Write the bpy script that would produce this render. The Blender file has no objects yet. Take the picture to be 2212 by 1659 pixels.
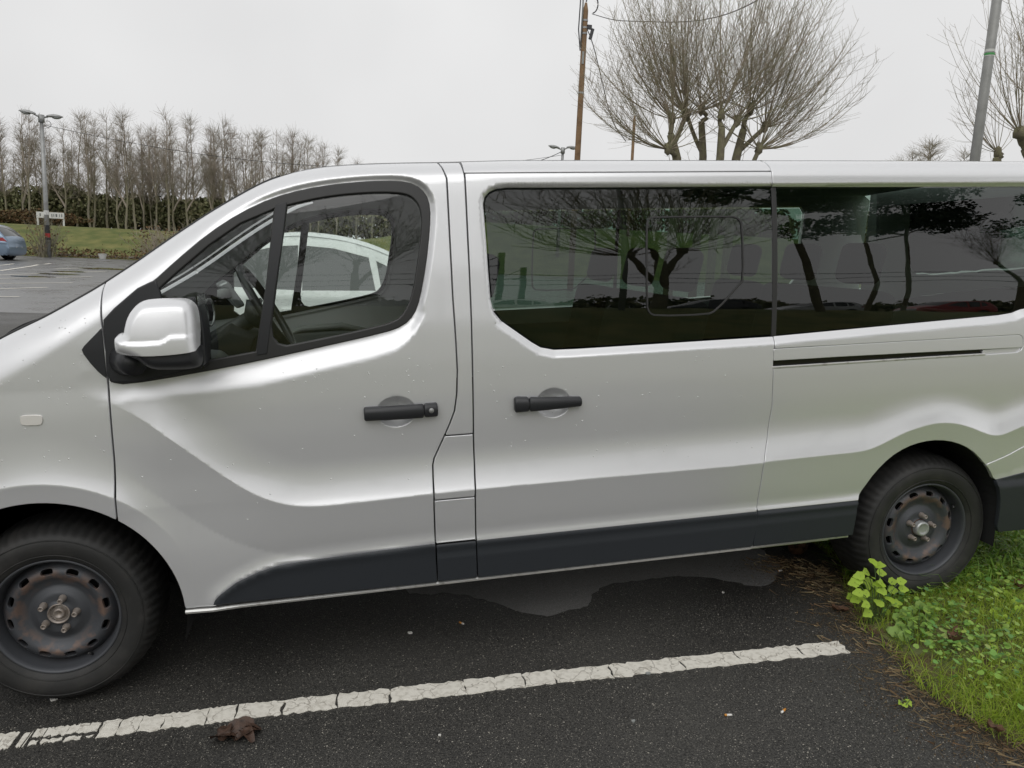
import bpy, math, random
import numpy as np
from mathutils import Matrix, Vector
from mathutils.geometry import delaunay_2d_cdt
random.seed(7); RNG = np.random.default_rng(7)
S = bpy.context.scene
C = S.collection

# ------------------------------------------------------------------ camera
F = 1661.0; CX, CY = 1106.0, 829.5                 # focal length and centre for a 2212 x 1659 photo
def _n(v): return v / np.linalg.norm(v)
_g = _n(np.array([-816 / 1.8228, 18188 / 1.8228, F]))          # gravity seen by the camera
_vx = _n(np.array([9090 - CX, 330 - CY, F]))                   # van's long axis seen by the camera
_zv = _n(-(_g - (_g @ _vx) * _vx)); _yv = np.cross(_zv, _vx)
RV = np.array([_vx, _yv, _zv])                                 # camera -> van frame
CV = np.array([1.06103915, -3.68181353, 1.57845668])           # camera position in the van frame
_gv = RV @ _g
Q = np.array([[-_gv[2], 0, _gv[0]], [0, 1, 0], [-_gv[0], 0, -_gv[2]]])   # van frame -> world (van stands 4 degrees nose down)
CW = Q @ CV
cam_data = bpy.data.cameras.new('camera'); cam = bpy.data.objects.new('camera', cam_data); C.objects.link(cam)
cam_data.sensor_width = 36.0; cam_data.lens = F / 2212 * 36.0
cam_data.clip_start = 0.05; cam_data.clip_end = 1500
_r, _u, _b = Q @ RV @ np.array([1., 0, 0]), Q @ RV @ np.array([0, -1., 0]), Q @ RV @ np.array([0, 0, -1.])
cam.matrix_world = Matrix([[_r[i], _u[i], _b[i], CW[i]] for i in range(3)] + [[0, 0, 0, 1]])
S.camera = cam

# ------------------------------------------------------------------ sky, sun, exposure
world = bpy.data.worlds.new('World'); S.world = world; world.use_nodes = True
nt = world.node_tree; nt.nodes.clear()
SUN_EL, SUN_AZ = math.radians(48), math.radians(200)
sky = nt.nodes.new('ShaderNodeTexSky'); sky.sky_type = 'NISHITA'; sky.sun_disc = False
sky.sun_elevation = SUN_EL; sky.sun_rotation = SUN_AZ; sky.air_density = 1.0; sky.dust_density = 6.0
hsv = nt.nodes.new('ShaderNodeHueSaturation'); hsv.inputs['Saturation'].default_value = 0.06
nt.links.new(sky.outputs[0], hsv.inputs['Color'])
tc = nt.nodes.new('ShaderNodeTexCoord')
nz = nt.nodes.new('ShaderNodeTexNoise'); nz.inputs['Scale'].default_value = 1.6; nz.inputs['Detail'].default_value = 4
nt.links.new(tc.outputs['Generated'], nz.inputs['Vector'])
cr_ = nt.nodes.new('ShaderNodeValToRGB')
cr_.color_ramp.elements[0].position = .30; cr_.color_ramp.elements[0].color = (8.1, 8.1, 8.15, 1)
cr_.color_ramp.elements[1].position = .72; cr_.color_ramp.elements[1].color = (10.5, 10.5, 10.5, 1)
nt.links.new(nz.outputs['Fac'], cr_.inputs['Fac'])
mx = nt.nodes.new('ShaderNodeMixRGB'); mx.inputs['Fac'].default_value = 0.90
nt.links.new(hsv.outputs[0], mx.inputs['Color1']); nt.links.new(cr_.outputs[0], mx.inputs['Color2'])
bg = nt.nodes.new('ShaderNodeBackground'); bg.inputs['Strength'].default_value = 0.088
nt.links.new(mx.outputs[0], bg.inputs['Color'])
wo = nt.nodes.new('ShaderNodeOutputWorld'); nt.links.new(bg.outputs[0], wo.inputs['Surface'])
sl = bpy.data.lights.new('sun', 'SUN'); sl.energy = 0.9; sl.angle = math.radians(60); sl.color = (1, .99, .97)
sun = bpy.data.objects.new('sun', sl); C.objects.link(sun)
sd = Vector((math.sin(SUN_AZ) * math.cos(SUN_EL), math.cos(SUN_AZ) * math.cos(SUN_EL), math.sin(SUN_EL)))
sun.rotation_euler = sd.to_track_quat('Z', 'Y').to_euler()
S.view_settings.view_transform = 'Standard'; S.view_settings.look = 'None'
S.view_settings.exposure = 0.0; S.view_settings.gamma = 1.0; S.view_settings.use_curve_mapping = False
S.render.engine = 'CYCLES'
S.cycles.max_bounces = 8; S.cycles.transparent_max_bounces = 24; S.cycles.use_denoising = True
S.cycles.caustics_reflective = False; S.cycles.caustics_refractive = False
S.cycles.sample_clamp_indirect = 4.0

# ------------------------------------------------------------------ pixel -> place helpers
def ray(px, py): return RV @ np.array([(px - CX) / F, (py - CY) / F, 1.0])
def pv(px, py, y):                      # van frame point at depth y
    d = ray(px, py); return CV + d * (y - CV[1]) / d[1]
def pw(px, py, y): return Q @ pv(px, py, y)      # world point at depth y
def gv(px, py, z=0.0):                  # van frame point on the sloping asphalt
    d = ray(px, py); return CV + d * (z - CV[2]) / d[2]
def cr(pts, s, ox, oy):                 # crop coordinates -> photo coordinates
    return [(ox + x * s, oy + y * s) for x, y in pts]

# ------------------------------------------------------------------ materials
def ramp(nt, src, stops):
    r = nt.nodes.new('ShaderNodeValToRGB'); e = r.color_ramp.elements
    while len(e) < len(stops): e.new(.5)
    for i, (p, c) in enumerate(stops):
        e[i].position = p; e[i].color = (*c, 1) if len(c) == 3 else c
    nt.links.new(src, r.inputs['Fac']); return r
def mat(name, col, rough=.6, metal=0., coat=0., spec=.5, noise=None, bump=None, sheen=0, rvar=0):
    m = bpy.data.materials.new(name); m.use_nodes = True; t = m.node_tree; p = t.nodes['Principled BSDF']
    p.inputs['Base Color'].default_value = (*col, 1); p.inputs['Roughness'].default_value = rough
    p.inputs['Metallic'].default_value = metal; p.inputs['Coat Weight'].default_value = coat
    p.inputs['Coat Roughness'].default_value = .04; p.inputs['Specular IOR Level'].default_value = spec
    co = t.nodes.new('ShaderNodeTexCoord')
    if noise:                            # (scale, colour b, low, high)
        n = t.nodes.new('ShaderNodeTexNoise'); n.inputs['Scale'].default_value = noise[0]; n.inputs['Detail'].default_value = 5
        t.links.new(co.outputs['Object'], n.inputs['Vector'])
        r = ramp(t, n.outputs['Fac'], [(noise[2], col), (noise[3], noise[1])])
        t.links.new(r.outputs[0], p.inputs['Base Color'])
        if rvar:
            mr = t.nodes.new('ShaderNodeMapRange'); mr.inputs['To Min'].default_value = rough - rvar; mr.inputs['To Max'].default_value = rough + rvar
            t.links.new(n.outputs['Fac'], mr.inputs['Value']); t.links.new(mr.outputs[0], p.inputs['Roughness'])
    if bump:                             # (scale, strength, distance)
        n = t.nodes.new('ShaderNodeTexNoise'); n.inputs['Scale'].default_value = bump[0]; n.inputs['Detail'].default_value = 4
        t.links.new(co.outputs['Object'], n.inputs['Vector'])
        b = t.nodes.new('ShaderNodeBump'); b.inputs['Strength'].default_value = bump[1]; b.inputs['Distance'].default_value = bump[2]
        t.links.new(n.outputs['Fac'], b.inputs['Height']); t.links.new(b.outputs[0], p.inputs['Normal'])
    return m
def island(name, cols, rough=.55, trans=.0, spec=.3):      # colour differs from blade to blade
    m = bpy.data.materials.new(name); m.use_nodes = True; t = m.node_tree; p = t.nodes['Principled BSDF']
    g = t.nodes.new('ShaderNodeNewGeometry')
    r = ramp(t, g.outputs['Random Per Island'], [(i / (len(cols) - 1), c) for i, c in enumerate(cols)])
    t.links.new(r.outputs[0], p.inputs['Base Color']); p.inputs['Roughness'].default_value = rough; p.inputs['Specular IOR Level'].default_value = spec
    if trans:
        tr = t.nodes.new('ShaderNodeBsdfTranslucent'); t.links.new(r.outputs[0], tr.inputs['Color'])
        ms = t.nodes.new('ShaderNodeMixShader'); ms.inputs[0].default_value = trans
        t.links.new(p.outputs[0], ms.inputs[1]); t.links.new(tr.outputs[0], ms.inputs[2])
        t.links.new(ms.outputs[0], t.nodes['Material Output'].inputs['Surface'])
    return m
def glass(name, tint, refl=2.0, wave=.0):
    m = bpy.data.materials.new(name); m.use_nodes = True; t = m.node_tree; t.nodes.clear()
    tr = t.nodes.new('ShaderNodeBsdfTransparent'); tr.inputs['Color'].default_value = (*tint, 1)
    gl = t.nodes.new('ShaderNodeBsdfGlossy'); gl.inputs['Roughness'].default_value = 0.0
    fr = t.nodes.new('ShaderNodeFresnel'); fr.inputs['IOR'].default_value = 1.5
    mu = t.nodes.new('ShaderNodeMath'); mu.operation = 'MULTIPLY'; mu.use_clamp = True; mu.inputs[1].default_value = refl
    t.links.new(fr.outputs[0], mu.inputs[0])
    if wave:
        co = t.nodes.new('ShaderNodeTexCoord'); n = t.nodes.new('ShaderNodeTexNoise'); n.inputs['Scale'].default_value = 7; n.inputs['Detail'].default_value = 1
        mp = t.nodes.new('ShaderNodeMapping'); mp.inputs['Scale'].default_value = (.35, 1, 1.6)
        t.links.new(co.outputs['Object'], mp.inputs['Vector']); t.links.new(mp.outputs[0], n.inputs['Vector'])
        b = t.nodes.new('ShaderNodeBump'); b.inputs['Strength'].default_value = wave; b.inputs['Distance'].default_value = .01
        t.links.new(n.outputs['Fac'], b.inputs['Height']); t.links.new(b.outputs[0], gl.inputs['Normal'])
    ms = t.nodes.new('ShaderNodeMixShader'); t.links.new(mu.outputs[0], ms.inputs[0])
    t.links.new(tr.outputs[0], ms.inputs[1]); t.links.new(gl.outputs[0], ms.inputs[2])
    o = t.nodes.new('ShaderNodeOutputMaterial'); t.links.new(ms.outputs[0], o.inputs['Surface'])
    return m
def asphalt(name, lo, hi, chip, wet):
    m = bpy.data.materials.new(name); m.use_nodes = True; t = m.node_tree; p = t.nodes['Principled BSDF']
    co = t.nodes.new('ShaderNodeTexCoord')
    def nse(sc, det=4):
        n = t.nodes.new('ShaderNodeTexNoise'); n.inputs['Scale'].default_value = sc; n.inputs['Detail'].default_value = det
        t.links.new(co.outputs['Object'], n.inputs['Vector']); return n
    big, fine = nse(1.3), nse(160, 3)
    base = ramp(t, fine.outputs['Fac'], [(.32, lo), (.68, hi)])
    tone = ramp(t, big.outputs['Fac'], [(.3, (.78, .78, .78)), (.7, (1.2, 1.2, 1.18))])
    mul = t.nodes.new('ShaderNodeMixRGB'); mul.blend_type = 'MULTIPLY'; mul.inputs['Fac'].default_value = 1
    t.links.new(base.outputs[0], mul.inputs['Color1']); t.links.new(tone.outputs[0], mul.inputs['Color2'])
    cur = mul.outputs[0]
    for sc, thr, rad, c in ((230, .945, .42, chip), (120, .982, .34, tuple(min(1, v * 1.25) for v in chip)), (340, .88, .45, tuple(v * .55 for v in chip))):
        v = t.nodes.new('ShaderNodeTexVoronoi'); v.inputs['Scale'].default_value = sc
        t.links.new(co.outputs['Object'], v.inputs['Vector'])
        sp = t.nodes.new('ShaderNodeSeparateColor'); t.links.new(v.outputs['Color'], sp.inputs[0])
        a = t.nodes.new('ShaderNodeMath'); a.operation = 'GREATER_THAN'; a.inputs[1].default_value = thr; t.links.new(sp.outputs[0], a.inputs[0])
        b = t.nodes.new('ShaderNodeMath'); b.operation = 'LESS_THAN'; b.inputs[1].default_value = rad; t.links.new(v.outputs['Distance'], b.inputs[0])
        ab = t.nodes.new('ShaderNodeMath'); ab.operation = 'MULTIPLY'; t.links.new(a.outputs[0], ab.inputs[0]); t.links.new(b.outputs[0], ab.inputs[1])
        mm = t.nodes.new('ShaderNodeMixRGB'); t.links.new(ab.outputs[0], mm.inputs['Fac']); t.links.new(cur, mm.inputs['Color1']); mm.inputs['Color2'].default_value = (*c, 1)
        cur = mm.outputs[0]
    t.links.new(cur, p.inputs['Base Color'])
    rr = ramp(t, big.outputs['Fac'], [(.3, (wet,) * 3), (.7, (min(1, wet + .2),) * 3)]); t.links.new(rr.outputs[0], p.inputs['Roughness'])
    p.inputs['Specular IOR Level'].default_value = .35
    bp = t.nodes.new('ShaderNodeBump'); bp.inputs['Strength'].default_value = .55; bp.inputs['Distance'].default_value = .004
    t.links.new(fine.outputs['Fac'], bp.inputs['Height']); t.links.new(bp.outputs[0], p.inputs['Normal'])
    return m
M = {}
M['paint'] = mat('silver_paint', (.81, .815, .83), .34, .55, .9, bump=(900, .03, .0005))
M['plastic'] = mat('black_plastic', (.022, .023, .026), .42, bump=(700, .08, .0006))
M['clad'] = mat('charcoal_cladding', (.026, .030, .036), .45, bump=(800, .10, .0006))
M['seal'] = mat('rubber_seal', (.032, .032, .032), .42)
M['gloss'] = mat('gloss_black', (.008, .008, .009), .12, coat=.5)
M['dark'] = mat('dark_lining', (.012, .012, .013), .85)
M['grey'] = mat('grey_trim', (.13, .137, .137), .6, bump=(300, .1, .001))
M['palet'] = mat('pale_cabin_trim', (.74, .75, .745), .8)
M['trim'] = mat('pale_grey_trim', (.30, .31, .30), .6)
M['silverp'] = mat('silver_plastic', (.45, .46, .46), .35, .5)
M['sill'] = mat('sill_metal', (.66, .66, .64), .32, .7, noise=(30, (.34, .32, .30), .55, .8))
M['fabric'] = mat('seat_fabric', (.022, .023, .025), .9, bump=(260, .3, .002))
M['tyre'] = mat('tyre_rubber', (.021, .021, .0205), .62, noise=(14, (.040, .038, .036), .45, .75), bump=(60, .12, .001))
M['white'] = mat('white_car_paint', (.80, .81, .80), .3, 0, .6)
M['drop'] = mat('water_drop', (.75, .76, .76), .06, .0, 1, 1.0)
M['lens'] = mat('clear_lens', (.72, .70, .66), .12, 0, .6)
M['glass'] = glass('clear_glass', (.91, .965, .935), 2.1, .012)
M['tint'] = glass('tinted_glass', (.33, .44, .375), 2.3, .035)
M['carglass'] = mat('car_window', (.012, .016, .016), .03, coat=.5)
M['asphalt'] = asphalt('wet_asphalt', (.018, .0175, .0165), (.076, .0735, .068), (.31, .29, .25), .40)
M['dryasph'] = asphalt('dry_asphalt', (.19, .186, .182), (.29, .285, .28), (.34, .33, .32), .9)
M['farasph'] = asphalt('lot_asphalt', (.12, .12, .122), (.20, .20, .202), (.3, .3, .29), .22)
M['line'] = mat('road_paint', (.80, .77, .69), .75, noise=(46, (.55, .52, .45), .46, .78), bump=(120, .5, .003))
M['wetleaf'] = mat('wet_dead_leaf', (.080, .045, .030), .55, noise=(45, (.032, .019, .013), .4, .7), bump=(70, .6, .004))
M['soil'] = mat('soil', (.13, .10, .045), .95, noise=(11, (.16, .18, .065), .40, .56), bump=(60, .8, .01))
M['bankgrass'] = mat('grass_bank', (.10, .125, .030), .95, noise=(1.4, (.21, .20, .065), .38, .7), bump=(25, .9, .06))
M['field'] = mat('field_grass', (.07, .11, .025), .95, noise=(.7, (.12, .15, .05), .35, .7), bump=(14, .8, .06))
M['bark'] = mat('bark', (.15, .13, .09), .95, noise=(9, (.21, .20, .11), .4, .7), bump=(40, .6, .01))
M['twig'] = mat('twig', (.33, .27, .20), .9, noise=(3, (.25, .24, .14), .4, .65))
M['fartwig'] = mat('far_twig', (.33, .28, .235), .9, noise=(1.2, (.26, .235, .17), .4, .65))
M['farbark'] = mat('far_bark', (.22, .195, .15), .95, noise=(2, (.20, .19, .11), .4, .65))
M['hedge'] = island('hedge_leaf', [(.10, .105, .055), (.20, .20, .10), (.15, .165, .08), (.26, .23, .14)], .8)
M['needle'] = island('pine_needle', [(.014, .026, .014), (.03, .045, .02), (.02, .035, .016)], .8)
M['brown'] = island('brown_bush', [(.12, .075, .04), (.20, .12, .06), (.09, .07, .04), (.16, .13, .06)], .9)
M['blade'] = island('grass_blade', [(.34, .47, .045), (.46, .58, .07), (.24, .40, .035), (.52, .58, .14), (.38, .52, .05)], .5, .5)
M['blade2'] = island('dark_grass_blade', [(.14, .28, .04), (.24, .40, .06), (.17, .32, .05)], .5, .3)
M['straw'] = island('straw', [(.30, .22, .12), (.15, .085, .045), (.38, .31, .18), (.09, .05, .03)], .9)
M['crumb'] = island('soil_crumb', [(.10, .07, .04), (.05, .034, .02), (.16, .115, .065), (.08, .06, .035)], .95)
M['ivy'] = island('ivy_leaf', [(.10, .24, .06), (.34, .54, .10), (.20, .42, .10), (.44, .58, .12), (.14, .30, .10), (.28, .48, .09), (.40, .46, .16)], .45, .3)
M['nettle'] = island('nettle_leaf', [(.34, .55, .05), (.46, .64, .08), (.38, .58, .08)], .5, .35)
M['stem'] = mat('green_stem', (.10, .16, .05), .6)
M['deadleaf'] = mat('dead_leaf', (.15, .075, .042), .7, noise=(45, (.06, .030, .018), .4, .7), bump=(80, .5, .004))
M['wood'] = mat('pole_wood', (.25, .155, .082), .85, noise=(6, (.17, .105, .058), .4, .7), bump=(30, .3, .01))
M['galv'] = mat('galvanised_steel', (.36, .365, .36), .5, .5, noise=(5, (.27, .27, .265), .4, .7))
M['pgrey'] = mat('grey_pole_paint', (.30, .30, .29), .5, .2, noise=(8, (.25, .25, .24), .4, .7))
M['cable'] = mat('cable', (.055, .055, .06), .6)
M['blue'] = mat('blue_car_paint', (.21, .28, .37), .3, .5, .6)
M['red'] = mat('red_lens', (.30, .015, .015), .15, coat=.5)
M['redcar'] = mat('red_car_paint', (.35, .02, .02), .3, .2, .6)
M['charcar'] = mat('dark_car_paint', (.04, .042, .048), .3, .4, .6)
M['silvercar'] = mat('silver_car_paint', (.50, .52, .52), .35, .5, .5)
M['signw'] = mat('sign_white', (.62, .62, .60), .5)
M['green'] = mat('green_band', (.06, .30, .08), .5)
M['filter'] = mat('butt_filter', (.62, .27, .05), .8)
M['paper'] = mat('butt_paper', (.80, .78, .74), .8)
M['stone'] = mat('bed_stone', (.26, .24, .21), .95, noise=(9, (.13, .11, .09), .4, .7))
M['water'] = mat('puddle_water', (.03, .027, .024), .04, spec=.6)
def crack_paint(m, scale, dark):
    t = m.node_tree; p = t.nodes['Principled BSDF']; co = t.nodes.new('ShaderNodeTexCoord'); src = p.inputs['Base Color'].links[0].from_socket
    nz_ = t.nodes.new('ShaderNodeTexNoise'); nz_.inputs['Scale'].default_value = 30; t.links.new(co.outputs['Object'], nz_.inputs['Vector'])
    ad = t.nodes.new('ShaderNodeMixRGB'); ad.blend_type = 'ADD'; ad.inputs['Fac'].default_value = .05; t.links.new(co.outputs['Object'], ad.inputs['Color1']); t.links.new(nz_.outputs['Color'], ad.inputs['Color2'])
    v = t.nodes.new('ShaderNodeTexVoronoi'); v.feature = 'DISTANCE_TO_EDGE'; v.inputs['Scale'].default_value = scale; t.links.new(ad.outputs[0], v.inputs['Vector'])
    r = ramp(t, v.outputs['Distance'], [(.0, (1, 1, 1)), (.012, (.6, .6, .6)), (.022, (0, 0, 0))])
    mm = t.nodes.new('ShaderNodeMixRGB'); t.links.new(r.outputs[0], mm.inputs['Fac']); t.links.new(src, mm.inputs['Color1']); mm.inputs['Color2'].default_value = (*dark, 1); t.links.new(mm.outputs[0], p.inputs['Base Color'])
crack_paint(M['line'], 9, (.40, .37, .32))
def rim_material():
    m = bpy.data.materials.new('rusty_steel'); m.use_nodes = True; t = m.node_tree; p = t.nodes['Principled BSDF']
    co = t.nodes.new('ShaderNodeTexCoord'); sx = t.nodes.new('ShaderNodeSeparateXYZ'); t.links.new(co.outputs['Object'], sx.inputs[0])
    cb = t.nodes.new('ShaderNodeCombineXYZ'); t.links.new(sx.outputs[0], cb.inputs[0]); t.links.new(sx.outputs[2], cb.inputs[1])
    ln = t.nodes.new('ShaderNodeVectorMath'); ln.operation = 'LENGTH'; t.links.new(cb.outputs[0], ln.inputs[0])
    mr = t.nodes.new('ShaderNodeMapRange'); mr.inputs['From Min'].default_value = 0; mr.inputs['From Max'].default_value = .22; t.links.new(ln.outputs['Value'], mr.inputs[0])
    ring = ramp(t, mr.outputs[0], [(.46, (0, 0, 0)), (.57, (.40, .40, .40)), (.66, (.62, .62, .62)), (.75, (.12, .12, .12)), (.9, (0, 0, 0))])
    n = t.nodes.new('ShaderNodeTexNoise'); n.inputs['Scale'].default_value = 22; n.inputs['Detail'].default_value = 6; t.links.new(co.outputs['Object'], n.inputs['Vector'])
    nr = ramp(t, n.outputs['Fac'], [(.47, (0, 0, 0)), (.60, (1, 1, 1))])
    mm = t.nodes.new('ShaderNodeMixRGB'); mm.blend_type = 'MULTIPLY'; mm.inputs['Fac'].default_value = 1
    t.links.new(ring.outputs[0], mm.inputs['Color1']); t.links.new(nr.outputs[0], mm.inputs['Color2'])
    cm = t.nodes.new('ShaderNodeMixRGB'); t.links.new(mm.outputs[0], cm.inputs['Fac'])
    cm.inputs['Color1'].default_value = (.072, .076, .085, 1); cm.inputs['Color2'].default_value = (.26, .155, .105, 1)
    t.links.new(cm.outputs[0], p.inputs['Base Color']); p.inputs['Roughness'].default_value = .5; p.inputs['Metallic'].default_value = .25
    return m
M['rim'] = rim_material()
M['nut'] = mat('wheel_nut_steel', (.34, .30, .27), .45, .4, noise=(60, (.22, .17, .13), .45, .75))

# ------------------------------------------------------------------ mesh helpers
def mesh(name, v, f, m=None, parent=None, smooth=False, normals=None):
    me = bpy.data.meshes.new(name)
    me.from_pydata(np.asarray(v, float).tolist() if not isinstance(v, list) else v, [], f if isinstance(f, list) else f.tolist())
    if smooth: me.polygons.foreach_set('use_smooth', [True] * len(me.polygons))
    me.update()
    if normals is not None: me.normals_split_custom_set_from_vertices(np.asarray(normals).tolist())
    o = bpy.data.objects.new(name, me); C.objects.link(o)
    if m is not None: me.materials.append(M[m] if isinstance(m, str) else m)
    if parent is not None: o.parent = parent
    return o
def tag(o, label=None, cat=None, group=None, kind=None):
    if label: o['label'] = label
    if cat: o['category'] = cat
    if group: o['group'] = group
    if kind: o['kind'] = kind
    return o
def thing(name, label, cat, loc=(0, 0, 0), rz=0, group=None):
    o = bpy.data.objects.new(name, None); C.objects.link(o); o.location = loc; o.rotation_euler = (0, 0, rz)
    o.empty_display_size = .1
    return tag(o, label, cat, group)
def copy_tree(o, parent=None, mirror=False):
    c = o.copy(); C.objects.link(c); c.parent = parent
    for ch in list(o.children): copy_tree(ch, c)
    return c
class MB:                                # collects simple shapes into one mesh
    def __init__(s): s.v = []; s.f = []
    def add(s, v, f):
        o = len(s.v); s.v += [tuple(map(float, p)) for p in v]; s.f += [[i + o for i in q] for q in f]
    def box(s, c, d, r=None):
        v = [np.array((x * d[0] / 2, y * d[1] / 2, z * d[2] / 2)) for x in (-1, 1) for y in (-1, 1) for z in (-1, 1)]
        if r is not None: v = [r @ p for p in v]
        s.add([p + np.array(c) for p in v], [[0, 1, 3, 2], [4, 6, 7, 5], [0, 4, 5, 1], [2, 3, 7, 6], [0, 2, 6, 4], [1, 5, 7, 3]])
    def tube(s, pts, rad, n=6, cap=True):
        pts = np.asarray(pts, float); k = len(pts); rad = np.broadcast_to(np.asarray(rad, float), (k,))
        t = np.gradient(pts, axis=0); t /= np.linalg.norm(t, axis=1)[:, None] + 1e-9
        ref = np.array([0, 0, 1.]) if abs(t[:, 2]).mean() < .8 else np.array([1., 0, 0])
        a = np.cross(t, ref); a /= np.linalg.norm(a, axis=1)[:, None] + 1e-9; b = np.cross(t, a)
        th = np.arange(n) * 2 * np.pi / n
        v = pts[:, None] + rad[:, None, None] * (np.cos(th)[None, :, None] * a[:, None] + np.sin(th)[None, :, None] * b[:, None])
        f = [[i * n + j, i * n + (j + 1) % n, (i + 1) * n + (j + 1) % n, (i + 1) * n + j] for i in range(k - 1) for j in range(n)]
        if cap: f += [list(range(n))[::-1], [(k - 1) * n + j for j in range(n)]]
        s.add(v.reshape(-1, 3), f)
    def lathe(s, prof, n=48, axis='y', c=(0, 0, 0), close=False):      # prof: (r, a) pairs
        v = []
        for r, a in prof:
            for j in range(n):
                th = 2 * np.pi * j / n; p = (r * np.cos(th), a, r * np.sin(th)) if axis == 'y' else (r * np.cos(th), r * np.sin(th), a)
                v.append((p[0] + c[0], p[1] + c[1], p[2] + c[2]))
        k = len(prof); f = [[i * n + j, i * n + (j + 1) % n, (i + 1) * n + (j + 1) % n, (i + 1) * n + j] for i in range(k - 1) for j in range(n)]
        s.add(v, f)
    def build(s, name, m, parent=None, smooth=False): return mesh(name, s.v, s.f, m, parent, smooth)
def fix_normals(o):
    import bmesh
    b = bmesh.new(); b.from_mesh(o.data); bmesh.ops.recalc_face_normals(b, faces=b.faces); b.to_mesh(o.data); b.free(); return o
def soft(o, w=.004, seg=2, sub=0):
    if w:
        b = o.modifiers.new('bevel', 'BEVEL'); b.width = w; b.segments = seg; b.limit_method = 'ANGLE'; b.angle_limit = math.radians(35)
    if sub:
        s_ = o.modifiers.new('sub', 'SUBSURF'); s_.levels = sub; s_.render_levels = sub
    o.data.polygons.foreach_set('use_smooth', [True] * len(o.data.polygons)); return o
def loft(rings, cap=True):
    n = len(rings[0]); v = [p for r in rings for p in r]
    f = [[i * n + j, i * n + (j + 1) % n, (i + 1) * n + (j + 1) % n, (i + 1) * n + j] for i in range(len(rings) - 1) for j in range(n)]
    if cap: f += [list(range(n))[::-1], [(len(rings) - 1) * n + j for j in range(n)]]
    return v, f

def inside(P, poly):
    poly = np.asarray(poly); x, y = P[:, 0], P[:, 1]; r = np.zeros(len(P), bool); n = len(poly)
    for i in range(n):
        (x1, y1), (x2, y2) = poly[i], poly[(i + 1) % n]
        if y1 == y2: continue
        c = (y1 > y) != (y2 > y); r ^= c & (x < (x2 - x1) * (y - y1) / (y2 - y1) + x1)
    return r
def pdist(P, L, closed=False, attr=None):           # distance to a polyline (and attribute at the nearest spot)
    L = np.asarray(L, float); n = len(L); best = np.full(len(P), 1e9); at = np.zeros((len(P), 0 if attr is None else np.asarray(attr).shape[1]))
    for i in range(n if closed else n - 1):
        a, b = L[i], L[(i + 1) % n]; ab = b - a; q = ab @ ab
        if q < 1e-12: continue
        t = np.clip(((P - a) @ ab) / q, 0, 1); d = np.linalg.norm(P - a - t[:, None] * ab, axis=1); k = d < best
        best = np.where(k, d, best)
        if attr is not None:
            A, B = np.asarray(attr[i], float), np.asarray(attr[(i + 1) % n], float); at[k] = (A + (B - A) * t[:, None])[k]
    return best if attr is None else (best, at)
def dens(poly, step, closed=True):
    poly = np.asarray(poly, float); out = []; n = len(poly)
    for i in range(n if closed else n - 1):
        a, b = poly[i], poly[(i + 1) % n]; k = max(1, int(math.ceil(np.linalg.norm(b - a) / step)))
        for j in range(k): out.append(a + (b - a) * j / k)
    if not closed: out.append(poly[-1])
    return np.array(out)
def area2(p): p = np.asarray(p); return np.sum(p[:, 0] * np.roll(p[:, 1], -1) - np.roll(p[:, 0], -1) * p[:, 1])
def inset(poly, d):                                  # move a closed outline inwards
    p = np.asarray(poly, float)
    if area2(p) < 0: p = p[::-1]
    a = p - np.roll(p, 1, 0); b = np.roll(p, -1, 0) - p
    na = np.stack([-a[:, 1], a[:, 0]], 1); nb = np.stack([-b[:, 1], b[:, 0]], 1)
    na /= np.linalg.norm(na, axis=1)[:, None] + 1e-9; nb /= np.linalg.norm(nb, axis=1)[:, None] + 1e-9
    m = na + nb; m /= np.linalg.norm(m, axis=1)[:, None] + 1e-9
    k = np.clip(np.einsum('ij,ij->i', m, na), .5, 1)
    return p + m * (d / k)[:, None]
def round_poly(poly, r, n=5):
    p = np.asarray(poly, float); out = []
    for i in range(len(p)):
        a, b, c = p[i - 1], p[i], p[(i + 1) % len(p)]; u, w = a - b, c - b; lu, lw = np.linalg.norm(u), np.linalg.norm(w)
        k = min(r, lu * .45, lw * .45); s_, e = b + u / lu * k, b + w / lw * k
        for j in range(n + 1):
            t = j / n; out.append((1 - t) ** 2 * s_ + 2 * t * (1 - t) * b + t * t * e)
    return np.array(out)
def smooth_poly(poly, it=2):                         # corner cutting
    p = np.asarray(poly, float)
    for _ in range(it):
        q = np.roll(p, -1, 0); p = np.stack([.75 * p + .25 * q, .25 * p + .75 * q], 1).reshape(-1, 2)
    return p
def smooth_line(L, it=2):
    p = np.asarray(L, float)
    for _ in range(it):
        a, b = p[:-1], p[1:]; m = np.stack([.75 * a + .25 * b, .25 * a + .75 * b], 1).reshape(-1, p.shape[1])
        p = np.vstack([p[:1], m, p[-1:]])
    return p

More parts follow.
